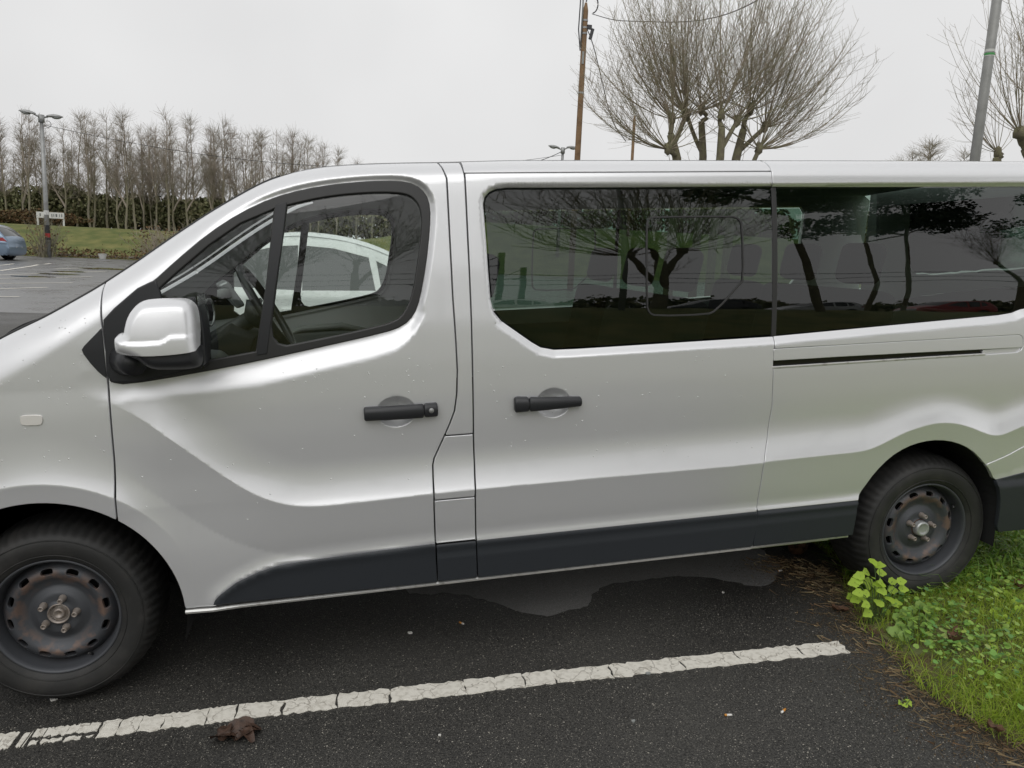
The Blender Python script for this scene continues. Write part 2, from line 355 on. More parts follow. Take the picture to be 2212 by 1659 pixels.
def patch(name, outer, holes, W, mt, parent=None, step=.011, off=0., gap=0., flange=.02, edge=.0022, extra=None, lip=True):
    """A panel of the surface y = -W(x, z) cut to an outline, with rolled edges."""
    outer = np.asarray(outer, float)
    if gap: outer = inset(outer, gap)
    if area2(outer) < 0: outer = outer[::-1]
    loops = [dens(outer, step * .8)] + [dens(h if area2(h) < 0 else np.asarray(h)[::-1], step * .8) for h in holes]
    # drop doubles
    loops = [np.array([p for i, p in enumerate(L) if np.linalg.norm(p - L[i - 1]) > 2e-4]) for L in loops]
    lo, hi = outer.min(0), outer.max(0)
    gx, gz = np.meshgrid(np.arange(lo[0], hi[0], step), np.arange(lo[1], hi[1], step))
    gx[1::2] += step / 2
    G = np.stack([gx.ravel(), gz.ravel()], 1)
    if extra is not None and len(extra):
        G = np.vstack([G[pdist(G, extra) > step * .55] if len(extra) < 400 else G, extra])
    k = inside(G, loops[0])
    for L in loops[1:]: k &= ~inside(G, L)
    G = G[k]
    for L in loops: G = G[pdist(G, L, True) > step * .45]
    V = [Vector(p) for L in loops for p in L]; E = []; o = 0
    for L in loops:
        n = len(L); E += [(o + i, o + (i + 1) % n) for i in range(n)]; o += n
    nb = o; V += [Vector(p) for p in G]
    rv, _, rf, ov, _, _ = delaunay_2d_cdt(V, E, [], 0, 1e-6)
    P = np.array([(p[0], p[1]) for p in rv]); T = np.array([list(f) for f in rf])
    c = P[T].mean(1); k = inside(c, loops[0])
    for L in loops[1:]: k &= ~inside(c, L)
    T = T[k]
    ar = (P[T[:, 1], 0] - P[T[:, 0], 0]) * (P[T[:, 2], 1] - P[T[:, 0], 1]) - (P[T[:, 2], 0] - P[T[:, 0], 0]) * (P[T[:, 1], 1] - P[T[:, 0], 1])
    T = np.where((ar < 0)[:, None], T[:, ::-1], T)
    e = 3.0e-3
    def surf(p):
        w = W(p[:, 0], p[:, 1])
        wx = (W(p[:, 0] + e, p[:, 1]) - W(p[:, 0] - e, p[:, 1])) / (2 * e); wz = (W(p[:, 0], p[:, 1] + e) - W(p[:, 0], p[:, 1] - e)) / (2 * e)
        n = np.stack([-wx, -np.ones_like(wx), -wz], 1); n /= np.linalg.norm(n, axis=1)[:, None]
        return np.stack([p[:, 0], -(w + off), p[:, 1]], 1), n
    X, Nn = surf(P)
    faces = T.tolist()
    if lip:                                          # rolled edge and flange
        ovm = {}
        for i, src in enumerate(ov):
            for s_ in src: ovm[s_] = i
        o = 0
        for L in loops:
            n = len(L); idx = [ovm.get(o + i, o + i) for i in range(n)]; o += n
            d = np.roll(L, -1, 0) - np.roll(L, 1, 0); out = np.stack([d[:, 1], -d[:, 0]], 1); out /= np.linalg.norm(out, axis=1)[:, None] + 1e-9
            o3 = np.stack([out[:, 0], np.zeros(n), out[:, 1]], 1); base, nn = X[idx], Nn[idx]
            r1 = base + o3 * edge * .7 - nn * edge * .35; r2 = base + o3 * edge - nn * edge; r3 = base + o3 * edge - nn * flange
            s0 = len(X)
            X = np.vstack([X, r1, r2, r3])
            m1 = nn + o3 * .7; m1 /= np.linalg.norm(m1, axis=1)[:, None]; m2 = nn * .25 + o3; m2 /= np.linalg.norm(m2, axis=1)[:, None]
            Nn = np.vstack([Nn, m1, m2, o3])
            rings = [idx, list(range(s0, s0 + n)), list(range(s0 + n, s0 + 2 * n)), list(range(s0 + 2 * n, s0 + 3 * n))]
            for a, b in zip(rings, rings[1:]):
                faces += [[a[i], b[i], b[(i + 1) % n], a[(i + 1) % n]] for i in range(n)]
    return mesh(name, X, faces, mt, parent, True, Nn)

# ------------------------------------------------------------------ the van's side as a surface  y = -W(x, z)
_zt = np.arange(0, 2.2, .005)
_wt = np.interp(_zt, [.15, .33, .49, .56, .70, .82, .95, 1.05, 1.165, 1.3, 1.5, 1.78, 2.0], [.938, .953, .961, .961, .953, .953, .961, .963, .960, .953, .934, .895, .855])
_k = np.exp(-.5 * (np.arange(-20, 21) * .005 / .022) ** 2); _k /= _k.sum()
_wt = np.convolve(np.pad(_wt, 20, 'edge'), _k, 'valid')
def Wsmooth(z): return np.interp(z, _zt, _wt)
def Wglass(x, z): h = z - 1.197; return .935 - .010 * h - .15 * h * h - .0 * x
_sil = [(0, 733), (60, 703), (110, 680), (160, 652), (220, 618), (300, 565), (380, 508), (460, 455), (520, 420), (575, 390), (640, 369), (700, 359), (760, 354.5), (850, 351.5), (945, 350.5)]
_sp = [pv(x, y, -.77) for x, y in _sil]
_sx = [-.95, -.75, -.5, -.3] + [p[0] for p in _sp] + [1.7, 2.5, 3.5, 4.3, 4.5]
_sz = [.90, .98, 1.08, 1.19] + [p[2] for p in _sp] + [1.888, 1.886, 1.882, 1.875, 1.87]
_xx = np.arange(-1, 4.6, .01); _zz = np.interp(_xx, _sx, _sz)
_kk = np.exp(-.5 * (np.arange(-12, 13) * .01 / .03) ** 2); _kk /= _kk.sum(); _zz = np.convolve(np.pad(_zz, 12, 'edge'), _kk, 'valid')
def zr(x): return np.interp(x, _xx, _zz)
def on_glass(pts):                                    # photo outline -> (x, z) on the window surface
    out = []
    for x, y in pts:
        w = .92
        for _ in range(6):
            p = pv(x, y, -w); w = float(Wglass(p[0], p[2]))
        out.append((p[0], p[2]))
    return out
K4 = (.34722, 274.3, 356.6); K5 = (.32242, 987.5, 356.6); K6 = (.29757, 1591., 329.2); K2 = (.33068, 0, 548.6); K3 = (.33068, 0, 1042.4); K7 = (.29756, 1755.5, 877.8); K8 = (.28076, 1591., 685.8)
_seal_out = cr([(0, 828), (150, 735), (300, 597), (500, 428), (700, 297), (900, 203), (1100, 148), (1300, 116), (1500, 98), (1690, 95), (1790, 116), (1860, 175), (1887, 260), (1884, 400), (1860, 620), (1822, 830), (1788, 930), (1720, 1000), (1600, 1043), (1200, 1133), (800, 1222), (400, 1300), (0, 1368)], *K4)
_seal_out = [(p[0], p[1]) for p in _seal_out[:-1]] + [(274, 831), (240, 826), (236, 820)] + [(231, 760), (226, 700), (226, 690)]
DLO = smooth_poly(on_glass(_seal_out), 1)
_tri = cr([(690, 812), (640, 770), (590, 715), (545, 655), (532, 625), (548, 600), (590, 556), (640, 505)], *K2)
DLW = smooth_poly(on_glass(_seal_out[:_seal_out.index((240, 826))] + _tri), 1)
_sideglass = cr([(500, 1180), (300, 1040), (250, 980), (230, 900), (215, 720), (200, 500), (180, 260), (190, 220), (215, 190), (260, 168), (330, 160), (1200, 157), (2120, 153)], *K5) \
    + cr([(1000, 252), (2087, 249)], *K6) + [(2240, 403), (2252, 420), (2250, 600), (2240, 640), (2222, 665)] + cr([(2060, 1140), (2000, 1165), (1900, 1182), (270, 1331)], *K6) + cr([(1500, 1182), (800, 1225), (650, 1231), (560, 1215)], *K5)
DSG = np.array(on_glass(_sideglass))
_zb = np.array([(p[0], p[1]) for p in on_glass([(233, 826), (300, 828), (430, 803), (560, 777), (700, 746), (800, 722), (870, 706), (905, 682)])])
_zl = np.array([(p[0], p[2]) for p in [pv(x, y, -.96) for x, y in [(235, 876), (290, 868), (400, 856), (560, 836), (700, 801), (800, 776), (880, 749), (918, 715)]]])
_crease = [(236, 878), (300, 908), (400, 975), (500, 1043), (560, 1074), (600, 1087), (640, 1094), (690, 1094), (750, 1088), (935, 1067), (1030, 1057), (1300, 1032), (1650, 1001)] + cr([(215, 1110), (500, 1080), (800, 1048), (900, 1038), (1000, 1022), (1100, 985), (1200, 932), (1300, 882), (1400, 847), (1500, 818), (1600, 808), (1700, 815), (1800, 843), (1900, 885), (1950, 902), (2000, 907), (2050, 900), (2100, 880), (2212, 830)], *K8) + [(2300, 880)]
CREASE = smooth_line([(p[0], p[2]) for p in [pv(x, y, -.983) for x, y in _crease]], 2)
CATT = np.stack([np.interp(CREASE[:, 0], [.25, .45, .75, 1.0, 4], [.004, .018, .029, .031, .031]), np.interp(CREASE[:, 0], [.25, .6, 1.0, 3.0, 3.5, 4], [.10, .16, .165, .165, .13, .13])], 1)
_clad1 = [(458, 1309), (463, 1297), (475, 1284), (510, 1257), (560, 1233), (600, 1220), (650, 1211), (720, 1201), (830, 1186), (940, 1172)]
CL1 = [(p[0], p[2]) for p in [pv(x, y, -.97) for x, y in _clad1]]
ZC, ZS, ZB = .488, .335, .322                          # top of the cladding, its foot, foot of the sill
HF = np.array([0., .335]); HR = np.array([3.498, .290])
DIMP = [(p[0], p[2], a, b) for p, a, b in ((pv(856, 889, -.96), .070, .056), (pv(1195, 870, -.96), .066, .056))]
def W(x, z, recess=True):
    x = np.asarray(x, float); z = np.asarray(z, float); P = np.stack([x, z], 1)
    w = Wsmooth(z) - .20 * np.maximum(0, .15 - x) ** 2 - .10 * np.maximum(0, x - 3.9) ** 2
    fr_ = np.clip((.95 - x) / .6, 0, 1); w = w - .055 * np.clip(z - .72, 0, .42) * fr_ * fr_ * (3 - 2 * fr_)
    d, a = pdist(P, CREASE, False, CATT); above = z > np.interp(x, CREASE[:, 0], CREASE[:, 1])
    A, L = a[:, 0], a[:, 1]; fade = np.clip((x - .22) / .2, 0, 1)
    w = w + fade * np.where(above, A * np.clip(1 - d / L, 0, 1) ** 2, A * np.clip(1 - d / .19, 0, 1))
    r = np.hypot(x - HF[0], z - HF[1]); fz = np.clip((z - .30) / .25, 0, 1) * np.clip(1 - (x - .25) / .22, 0, 1)
    w = w + fz * np.where(r > .50, .022 * np.clip(1 - (r - .50) / .16, 0, 1) ** 2, .022 - (.50 - r) * .14)
    dc = pdist(P, CLADLINE); w = w + np.where(x > .55, .010, .010 * np.clip((x - .4) / .15, 0, 1)) * np.clip(1 - dc / .05, 0, 1) ** 2 * (z > ZC - .2)
    for cx, cz, ax, az in DIMP:
        q = ((x - cx) / ax) ** 2 + ((z - cz) / az) ** 2; w = w - .052 * np.clip(1 - q, 0, 1) ** .9
    if recess:
        wg = Wglass(x, z) - .002; wg = np.where(x < .272, np.maximum(wg, w - .007), wg)
        for poly, front in ((DLW, True), (DSG, False)):
            if poly is None: continue
            ins = inside(P, poly); dd = pdist(P, poly, True)
            if front:
                wd = np.interp(x, _zl[:, 0], np.maximum(.03, (np.interp(_zl[:, 0], _zb[:, 0], _zb[:, 1]) - _zl[:, 1])) * .98)
                wd = wd + (.035 - wd) * np.clip((x - 1.22) / .12, 0, 1); sb = np.clip((np.interp(x, _zb[:, 0], _zb[:, 1]) + .05 - z) / .05, 0, 1); sb = sb * sb * (3 - 2 * sb); wd = .022 + (wd - .022) * sb; wd = wd + .012 * np.clip((.34 - x) / .12, 0, 1) * np.clip((1.30 - z) / .06, 0, 1)
            else: wd = np.where((z < 1.30), .030, .016)
            t = np.clip(dd / wd, 0, 1); q_ = .85 if front else .40; t = t * t * (3 - 2 * t) * q_ + t * (1 - q_)
            t = np.where(ins, 0, np.clip(t, 0, 1)); w = w * t + np.minimum(wg, w) * (1 - t)
    u = zr(x) - z
    U = np.interp(x, [-.4, .2, .9, 1.3, 1.6], [.20, .13, .115, .085, .075])
    w = w - .125 * (1 - np.sqrt(np.clip(1 - np.clip(1 - u / U, 0, 1) ** 2, 0, 1)))
    return w
CLADLINE = np.array(CL1 + [(CL1[-1][0], ZC), (3.2, ZC)])
def on_side(pts, off=0):
    out = []
    P = [pv(x, y, -.95) for x, y in pts]
    for _ in range(6):
        w = W([p[0] for p in P], [p[2] for p in P]) + off
        P = [pv(x, y, -float(ww)) for (x, y), ww in zip(pts, w)]
    return [(p[0], p[2]) for p in P]
def top_edge(x0, x1, n=40, d=.0015):
    return [(x, float(zr(x)) - d) for x in np.linspace(x0, x1, n)]

SIL_X = np.linspace(-.3, 4.4, 280)
XTR = np.vstack([np.stack([SIL_X, zr(SIL_X) - q], 1) for q in (.003, .007, .012, .019, .028, .039, .052)])
_cn = np.gradient(CREASE, axis=0); _cn = np.stack([-_cn[:, 1], _cn[:, 0]], 1); _cn /= np.linalg.norm(_cn, axis=1)[:, None]
_cd = dens(CREASE, .012, False); _cdn = np.stack([np.interp(_cd[:, 0], CREASE[:, 0], _cn[:, i]) for i in (0, 1)], 1)
XCR = np.vstack([_cd + _cdn * .0022, _cd - _cdn * .0022, _cd + _cdn * .007, _cd - _cdn * .007])
_b1 = np.vstack([inset(dens(DLW, .010), -q) for q in (.003, .008, .013, .018, .023, .030)]); _b2 = inset(dens(DSG, .012), -.016); _b3 = inset(dens(DSG, .014), -.004); _b4 = inset(dens(DSG, .014), -.026); _b5 = inset(dens(DSG, .014), -.034)
_fa = np.linspace(-.2, 3.4, 260); XFL = np.vstack([np.stack([HF[0] + q * np.cos(_fa), HF[1] + q * np.sin(_fa)], 1) for q in (.494, .499, .504, .511)])
XDM = np.vstack([np.stack([cx + q * ax * np.cos(_fa * 1.75), cz + q * az * np.sin(_fa * 1.75)], 1) for cx, cz, ax, az in DIMP for q in (1.05, .995, .96, .92, .85, .76, .64, .5, .35, .2)])
XALL = np.vstack([XDM, XFL, XTR, XCR, _b1, _b2, _b3, _b4, _b5])
def thin(X, near=.0035):                                # keep extra points apart
    key = np.round(X / near).astype(int); _, i = np.unique(key, axis=0, return_index=True); return X[np.sort(i)]
XALL = thin(XALL)

VAN = thing('passenger_van', 'silver passenger van parked nose down with tinted rear windows and bare steel wheels', 'van')
VAN.matrix_world = Matrix([[Q[i][0], Q[i][1], Q[i][2], 0] for i in range(3)] + [[0, 0, 0, 1]])

# shut lines
L_fd = on_side([(218, 640), (219, 690), (230, 760), (233, 825), (237, 880), (247, 1000), (258, 1119)])
L_bp = on_side([(955, 362), (965, 385), (971, 500), (978, 640), (985, 740), (988, 800), (987, 850), (982, 888), (972, 915), (962, 938), (945, 975), (938, 990), (935, 1005), (936, 1040), (938, 1100), (941, 1172), (944, 1250)])
L_sd = on_side([(999, 362), (1004, 380), (1011, 520), (1018, 680), (1022, 850), (1023, 938), (1025, 1000), (1027, 1075), (1029, 1166), (1031, 1245)])
L_rq = on_side([(1664, 362), (1669, 385), (1672, 560), (1673, 715), (1672, 760), (1668, 880), (1658, 950), (1650, 1005), (1643, 1050), (1636, 1095), (1632, 1130), (1622, 1180)])
def with_top(L): return [(L[0][0] - (L[1][0] - L[0][0]) * 1.0, float(zr(L[0][0])) - .0015)] + L
L_fd[0] = (L_fd[1][0] - .002, 0); L_fd[0] = (L_fd[0][0], float(zr(L_fd[0][0])) - .0015)
def to_foot(L, z): return [p for p in L if p[1] > z + .006] + [(L[-1][0], z)]
L_bp, L_sd, L_rq = with_top(L_bp), with_top(L_sd), with_top(L_rq)
archF = [(HF[0] + .433 * math.cos(a), HF[1] + .433 * math.sin(a)) for a in np.linspace(math.radians(2), math.radians(185), 50)]
archR = on_side(cr([(330, 662), (370, 592), (450, 482), (560, 371), (680, 296), (800, 256), (920, 243), (1040, 260), (1150, 310), (1240, 400), (1300, 490), (1335, 590), (1342, 700), (1318, 865)], *K7))
archR = smooth_line([(archR[0][0] - .012, ZS - .02), (archR[0][0] - .006, .42)] + archR, 1)
ang = [math.atan2(p[1] - HF[1], p[0] - HF[0]) for p in archF]
fd_foot = L_fd[-1]; a_f = math.atan2(fd_foot[1] - HF[1], fd_foot[0] - HF[0])
L_fd[-1] = (HF[0] + .433 * math.cos(a_f), HF[1] + .433 * math.sin(a_f))
part = lambda n, o, **k: patch(n, o, k.pop('holes', []), k.pop('W', W), k.pop('m', 'paint'), k.pop('parent', VAN), **k)
FAR = []                                               # near side parts that the far side repeats

# fender
fend = L_fd + [p for p, a in zip(archF, ang) if a > a_f + .01] + [(-.43, .32), (-.56, .32), (-.60, .6), (-.60, float(zr(-.60)) - .01)] + top_edge(-.58, L_fd[0][0] - .004, 40)
fender = part('front_fender', fend, gap=.0050, extra=XALL); FAR.append(fender)
tri = on_side(cr([(532, 625), (548, 600), (590, 556), (640, 505), (664, 478), (680, 600), (700, 815), (690, 812), (640, 770), (590, 715), (545, 655)], *K2))
part('corner_trim', tri, m='plastic', off=.0035, parent=fender, gap=.003, flange=.006)
ind = on_side([(48, 898), (88, 897), (91, 902), (91, 912), (87, 917), (50, 918), (46, 913), (45, 903)])
lens = part('indicator_lamp', smooth_poly(ind, 1), m='lens', off=.005, parent=fender, step=.006, flange=.006)
lens['label'] = 'clear side indicator lamp'
# front door
door = L_fd[::-1] + top_edge(L_fd[0][0] + .004, L_bp[0][0] - .004, 70) + to_foot(L_bp, ZS) + [(.52, ZS), (.435, ZS)] + [p for p, a in zip(archF, ang) if 0.02 < a < a_f - .01]
FDOOR = part('front_door', door, gap=.0050, extra=XALL, holes=[inset(DLO, .009)]); FAR.append(FDOOR)
g1 = np.array(on_glass(cr([(180, 835), (178, 770), (300, 660), (500, 490), (700, 352), (928, 255), (880, 720), (812, 1170), (470, 1234), (300, 1265), (180, 1180)], *K4)))
g2 = np.array(on_glass(cr([(985, 240), (1200, 190), (1400, 165), (1600, 156), (1740, 165), (1805, 208), (1842, 280), (1848, 400), (1820, 600), (1790, 800), (1742, 918), (1680, 983), (1500, 1030), (1200, 1095), (866, 1160), (920, 720)], *K4)))
g2 = np.vstack([smooth_line(g2, 2)])
WG = lambda o: (lambda x, z: Wglass(np.asarray(x, float), np.asarray(z, float)) + o)
seal = part('window_seal', inset(DLO, .004), holes=[inset(g1, .002), inset(g2, .002)], W=WG(0), m='seal', off=.004, parent=FDOOR, flange=.03, edge=.005, step=.02)
part('quarter_window', g1, W=WG(0), m='glass', off=-.008, parent=FDOOR, lip=False, step=.03)
part('door_window', g2, W=WG(0), m='glass', off=-.010, parent=FDOOR, lip=False, step=.03)
dv = np.array(on_glass(cr([(930, 250), (990, 232), (962, 480), (920, 760), (868, 1168), (812, 1178), (858, 850), (890, 600)], *K4)))
part('window_divider', dv, W=WG(0), m='plastic', off=.008, parent=FDOOR, flange=.02, step=.02)
WC = lambda x, z: W(x, z) + .010 + .005 * np.clip((z - ZC + .03) / -.03, 0, 1) - .012 * np.clip((z - (ZC - .014)) / .014, 0, 1)
def WC1(x, z):
    P = np.stack([np.asarray(x, float), np.asarray(z, float)], 1); d = pdist(P, CL1)
    return W(x, z) + .012 - .012 * np.clip(1 - d / .016, 0, 1) ** 1.5
c1 = CL1 + to_foot([p for p in L_bp if p[1] < ZC - .01], ZS)
door_clad = part('door_cladding', c1, m='clad', W=WC1, off=.003, parent=FDOOR, gap=.0035, flange=.02, step=.014)
# pillar panels between the doors
def between(z1, z0):
    a = [p for p in L_bp if z0 < p[1] < z1]; b = [p for p in L_sd if z0 < p[1] < z1]
    xa = lambda z: float(np.interp(-z, [-p[1] for p in L_bp], [p[0] for p in L_bp])); xb = lambda z: float(np.interp(-z, [-p[1] for p in L_sd], [p[0] for p in L_sd]))
    return [(xa(z1), z1)] + a + [(xa(z0), z0), (xb(z0), z0)] + b[::-1] + [(xb(z1), z1)]
zf1 = float(np.mean([p[1] for p in on_side([(962, 940), (1022, 939)])])); zf2 = float(np.mean([p[1] for p in on_side([(938, 1080), (1026, 1075)])]))
ztop = min(zr(L_bp[0][0]), zr(L_sd[0][0])) - .002
FAR.append(part('pillar_panel', between(ztop, zf1), gap=.0050, extra=XALL, step=.013))
fl = part('fuel_flap', between(zf1, zf2), gap=.0050, extra=XALL, step=.012); fl['label'] = 'fuel filler flap between the doors'; FAR.append(fl)
FAR.append(part('lower_pillar_panel', between(zf2, ZC), gap=.0050, extra=XALL, step=.012))
FAR.append(part('pillar_cladding', between(ZC, ZS), m='clad', W=WC, gap=.0050, step=.012))
# sliding door
zg = 1.834
sdoor = [p for p in L_sd if p[1] < zg - .01]
sdoor = [(float(np.interp(-zg, [-p[1] for p in L_sd], [p[0] for p in L_sd])), zg)] + to_foot(sdoor, ZS) + to_foot(L_rq, ZS)[::-1]
xg = float(np.interp(-zg, [-p[1] for p in L_rq], [p[0] for p in L_rq]))
sdoor = [p for p in sdoor if p[1] <= zg] + [(xg, zg)]
sw_px = cr([(2118, 1139), (1500, 1181), (800, 1225), (650, 1231), (560, 1215), (500, 1180), (300, 1040), (250, 980), (230, 900), (215, 720), (200, 500), (180, 260), (190, 220), (215, 190), (260, 168), (330, 160), (1200, 157), (2118, 153)], *K5)
swin = np.array(on_glass(sw_px))
# notch the window out of the door's outline (its rear edge is open)
gl = [p for p in swin]
rear_top, rear_bot = gl[-1], gl[0]
idx = max(range(len(sdoor)), key=lambda i: sdoor[i][0] if sdoor[i][1] > 1.5 else -9)
SDOOR_out = [p for p in sdoor]
# rebuild: front edge down, foot, rear edge up to the window, round the window, rear edge on up
rq = to_foot(L_rq, ZS)[::-1]
rq_low = [p for p in rq if p[1] < rear_bot[1] - .004]; rq_high = [p for p in rq if rear_top[1] + .004 < p[1] < zg - .002]
front = [(float(np.interp(-zg, [-p[1] for p in L_sd], [p[0] for p in L_sd])), zg)] + to_foot([p for p in L_sd if p[1] < zg - .01], ZS)
xrq = lambda z: float(np.interp(-z, [-p[1] for p in L_rq], [p[0] for p in L_rq]))
out = front + rq_low + [(xrq(rear_bot[1] - .002), rear_bot[1] - .002)] + [(p[0], p[1]) for p in gl[1:-1]] + [(xrq(rear_top[1] + .002), rear_top[1] + .002)] + rq_high + [(xg, zg)]
SDOOR = part('sliding_door', out, gap=.0050, extra=XALL, step=.0115); FAR.append(SDOOR)
swg = inset(np.array(gl[:1] + gl[1:]), .003)
part('side_window', swg, W=WG(0), m='tint', off=-.004, parent=SDOOR, lip=False, step=.03)
vent = smooth_poly(on_glass(cr([(1265, 400), (1285, 355), (1320, 343), (1840, 338), (1890, 353), (1915, 400), (1922, 770), (1900, 802), (1740, 977), (1680, 1005), (1330, 1015), (1285, 992), (1268, 940)], *K5)), 1)
part('vent_frame', vent, holes=[inset(vent, .0045)], W=WG(0), m='seal', off=.0005, parent=SDOOR, flange=.01, edge=.001, step=.012)
c2 = to_foot([(xx, zz_) for xx, zz_ in [(float(np.interp(-ZC, [-p[1] for p in L_sd], [p[0] for p in L_sd])), ZC)] + [p for p in L_sd if p[1] < ZC - .01]], ZS) + [p for p in to_foot(L_rq, ZS)[::-1] if p[1] < ZC - .004] + [(xrq(ZC), ZC)]
part('door_cladding', c2, m='clad', W=WC, parent=SDOOR, gap=.0035, step=.016)
# roof side rail over the sliding door
rr = [(front[0][0], zg)] + [(xg, zg)] + [p for p in L_rq[:2][::-1] if p[1] > zg + .002] + top_edge(L_rq[0][0] - .004, L_sd[0][0] + .004, 40) + [p for p in L_sd[:2] if p[1] > zg + .002]
rr = [(front[0][0], zg), (xg, zg), (xg - .002, zg + .02)] + top_edge(L_rq[0][0] - .006, L_sd[0][0] + .006, 60) + [(front[0][0] + .0, zg + .02)]
FAR.append(part('roof_rail', rr, gap=.003, extra=XTR, step=.012))
# rear quarter
rail_o = on_side(cr([(290, 240), (800, 210), (1400, 175), (2175, 131), (2196, 140), (2206, 160), (2207, 225), (2190, 252), (2160, 270), (1920, 287), (1400, 322), (800, 358), (283, 393)], *K8))
rqo = L_rq[1:]
zbx = .53
bump_line = on_side([(2140, 1000), (2175, 984), (2212, 964)])
_ib = min(range(len(archR)), key=lambda i: abs(archR[i][1] - bump_line[0][1]) + (9 if archR[i][0] < 3.5 else 0)); bump_line[0] = tuple(archR[_ib]); archR = [tuple(p) for p in archR]
_ax = float(np.interp(ZC, [p[1] for p in archR if p[0] < 3.3], [p[0] for p in archR if p[0] < 3.3]))
arch_end = _ib - 1
low = [(float(xrq(ZC)), ZC), (archR[0][0] - .002, ZC)]
al = [p for p in archR if p[0] < 3.3 and p[1] > ZC] + [p for i, p in enumerate(archR) if p[0] >= 3.3 and i <= arch_end]
# keep the arch in order
al = [p for i, p in enumerate(archR) if i <= arch_end and (p[1] > ZC or p[0] > 3.4)]
rwin = np.array(on_glass(cr([(278, 256), (1000, 252), (2087, 249)], *K6) + [(2240, 403), (2252, 420), (2250, 600), (2240, 640), (2222, 665)] + cr([(2060, 1140), (2000, 1165), (1900, 1182), (278, 1330)], *K6)))
xf = lambda z: xrq(z)
rear_edge = [(4.02, bump_line[-1][1] + .05), (4.40, .80), (4.42, 1.2), (4.39, 1.7), (4.36, float(zr(4.36)) - .002)]
qo = [(xrq(ZC), ZC), (_ax - .001, ZC)] + al + [bump_line[0]] + bump_line[1:] + rear_edge + top_edge(4.34, L_rq[0][0] + .004, 60)
qo += [p for p in L_rq if p[1] > rwin[0][1] + .004 and p[1] < zr(p[0]) - .01]
qo += [(xrq(rwin[0][1] + .002), rwin[0][1] + .002)] + [tuple(p) for p in rwin[1:-1]] + [(xrq(rwin[-1][1] - .002), rwin[-1][1] - .002)]
ro = rail_o
qo += [(xrq(ro[0][1] + .001), ro[0][1] + .001)] + ro[1:-1] + [(xrq(ro[-1][1] - .001), ro[-1][1] - .001)]
qo += [p for p in L_rq if ZC + .004 < p[1] < ro[-1][1] - .004]
RQ = part('rear_quarter_panel', qo, gap=.0018, extra=XALL, step=.0115); FAR.append(RQ)
part('side_window', inset(rwin, .003), W=WG(0), m='tint', off=-.004, parent=RQ, lip=False, step=.03)
ws = np.array([(rwin[0][0] - .012, rwin[0][1]), (rwin[0][0] + .004, rwin[0][1]), (rwin[-1][0] + .004, rwin[-1][1]), (rwin[-1][0] - .012, rwin[-1][1])])
part('window_seal', ws, W=WG(0), m='seal', off=-.001, parent=RQ, step=.02, flange=.01)
rc = on_side(cr([(287, 243), (800, 213), (1400, 178), (2172, 134), (2192, 142), (2203, 162), (2204, 222), (2200, 230), (1912, 245), (1400, 270), (800, 302), (285, 333)], *K8))
part('rail_cover', rc, parent=RQ, gap=.002, step=.012, flange=.012)
rs = on_side(cr([(2203, 235), (2186, 252), (2158, 268), (1925, 282), (1915, 284), (1908, 268), (1914, 254)], *K8))
part('rail_end', rs, parent=RQ, off=-.008, step=.012, flange=.01)
ch = on_side(cr([(270, 320), (2000, 230), (2000, 292), (270, 396)], *K8))
part('door_rail', ch, parent=RQ, m='gloss', off=-.017, step=.03, flange=.004)
lp = on_side(cr([(278, 384), (1000, 338), (1600, 300), (1912, 282), (1912, 287), (1600, 305), (1000, 343), (278, 390)], *K8))
part('rail_lip', lp, parent=RQ, m='sill', off=.002, step=.012, flange=.01, edge=.004)
c3 = [(xrq(ZC) + .0, ZC), (xrq(ZS), ZS), (_ax - .016, ZS), (_ax, ZC)]
part('quarter_cladding', c3, m='clad', W=WC, parent=RQ, gap=.003, step=.014)
# rear bumper and its cladding
ae = [p for i, p in enumerate(archR) if i > _ib]
bl = bump_line
zcb = on_side([(2150, 1036), (2212, 1020)])
bo = [bl[0]] + [p for p in ae if p[1] > zcb[0][1]] + [zcb[0], zcb[1], (4.40, zcb[1][1] + .03), (4.42, .79), (4.02, bl[-1][1] + .045)] + bl[1:][::-1]
RB = part('rear_bumper', bo, gap=.002, off=.003, step=.017); FAR.append(RB)
lo = [zcb[0]] + [p for p in ae if p[1] < zcb[0][1] - .005] + [(ae[-1][0] + .01, .27), (4.40, .26), (4.40, zcb[1][1] + .03), zcb[1]]
part('bumper_cladding', lo, m='clad', W=lambda x, z: W(x, z) + .008 + .010 * np.clip((zcb[0][1] - z + .0) / .03, 0, 1), parent=RB, gap=.002, step=.016)
# sill strip
mb = MB()
for x0, x1, dz in ((.437, 2.62, 0), (2.62, 3.07, .004)):
    n = 24; xs = np.linspace(x0, x1, n); w = W(xs, np.full(n, ZS + .02)) + .004
    mb.add(*loft([[(x, -ww, ZS - .001 + dz), (x, -ww - .006, ZS - .006 + dz), (x, -ww - .004, ZB + dz), (x, -ww + .03, ZB - .003 + dz), (x, -ww + .03, ZS - .001 + dz)] for x, ww in zip(xs, w)]))
mb.add(*loft([[(x, -.93, ZB - .003), (x, -.93, ZB - .014), (x, -.90, ZB - .014), (x, -.90, ZB - .003)] for x in (.47, 1.5, 3.0)]))
sill = fix_normals(mb.build('sill_strip', 'sill', VAN)); FAR.append(sill)

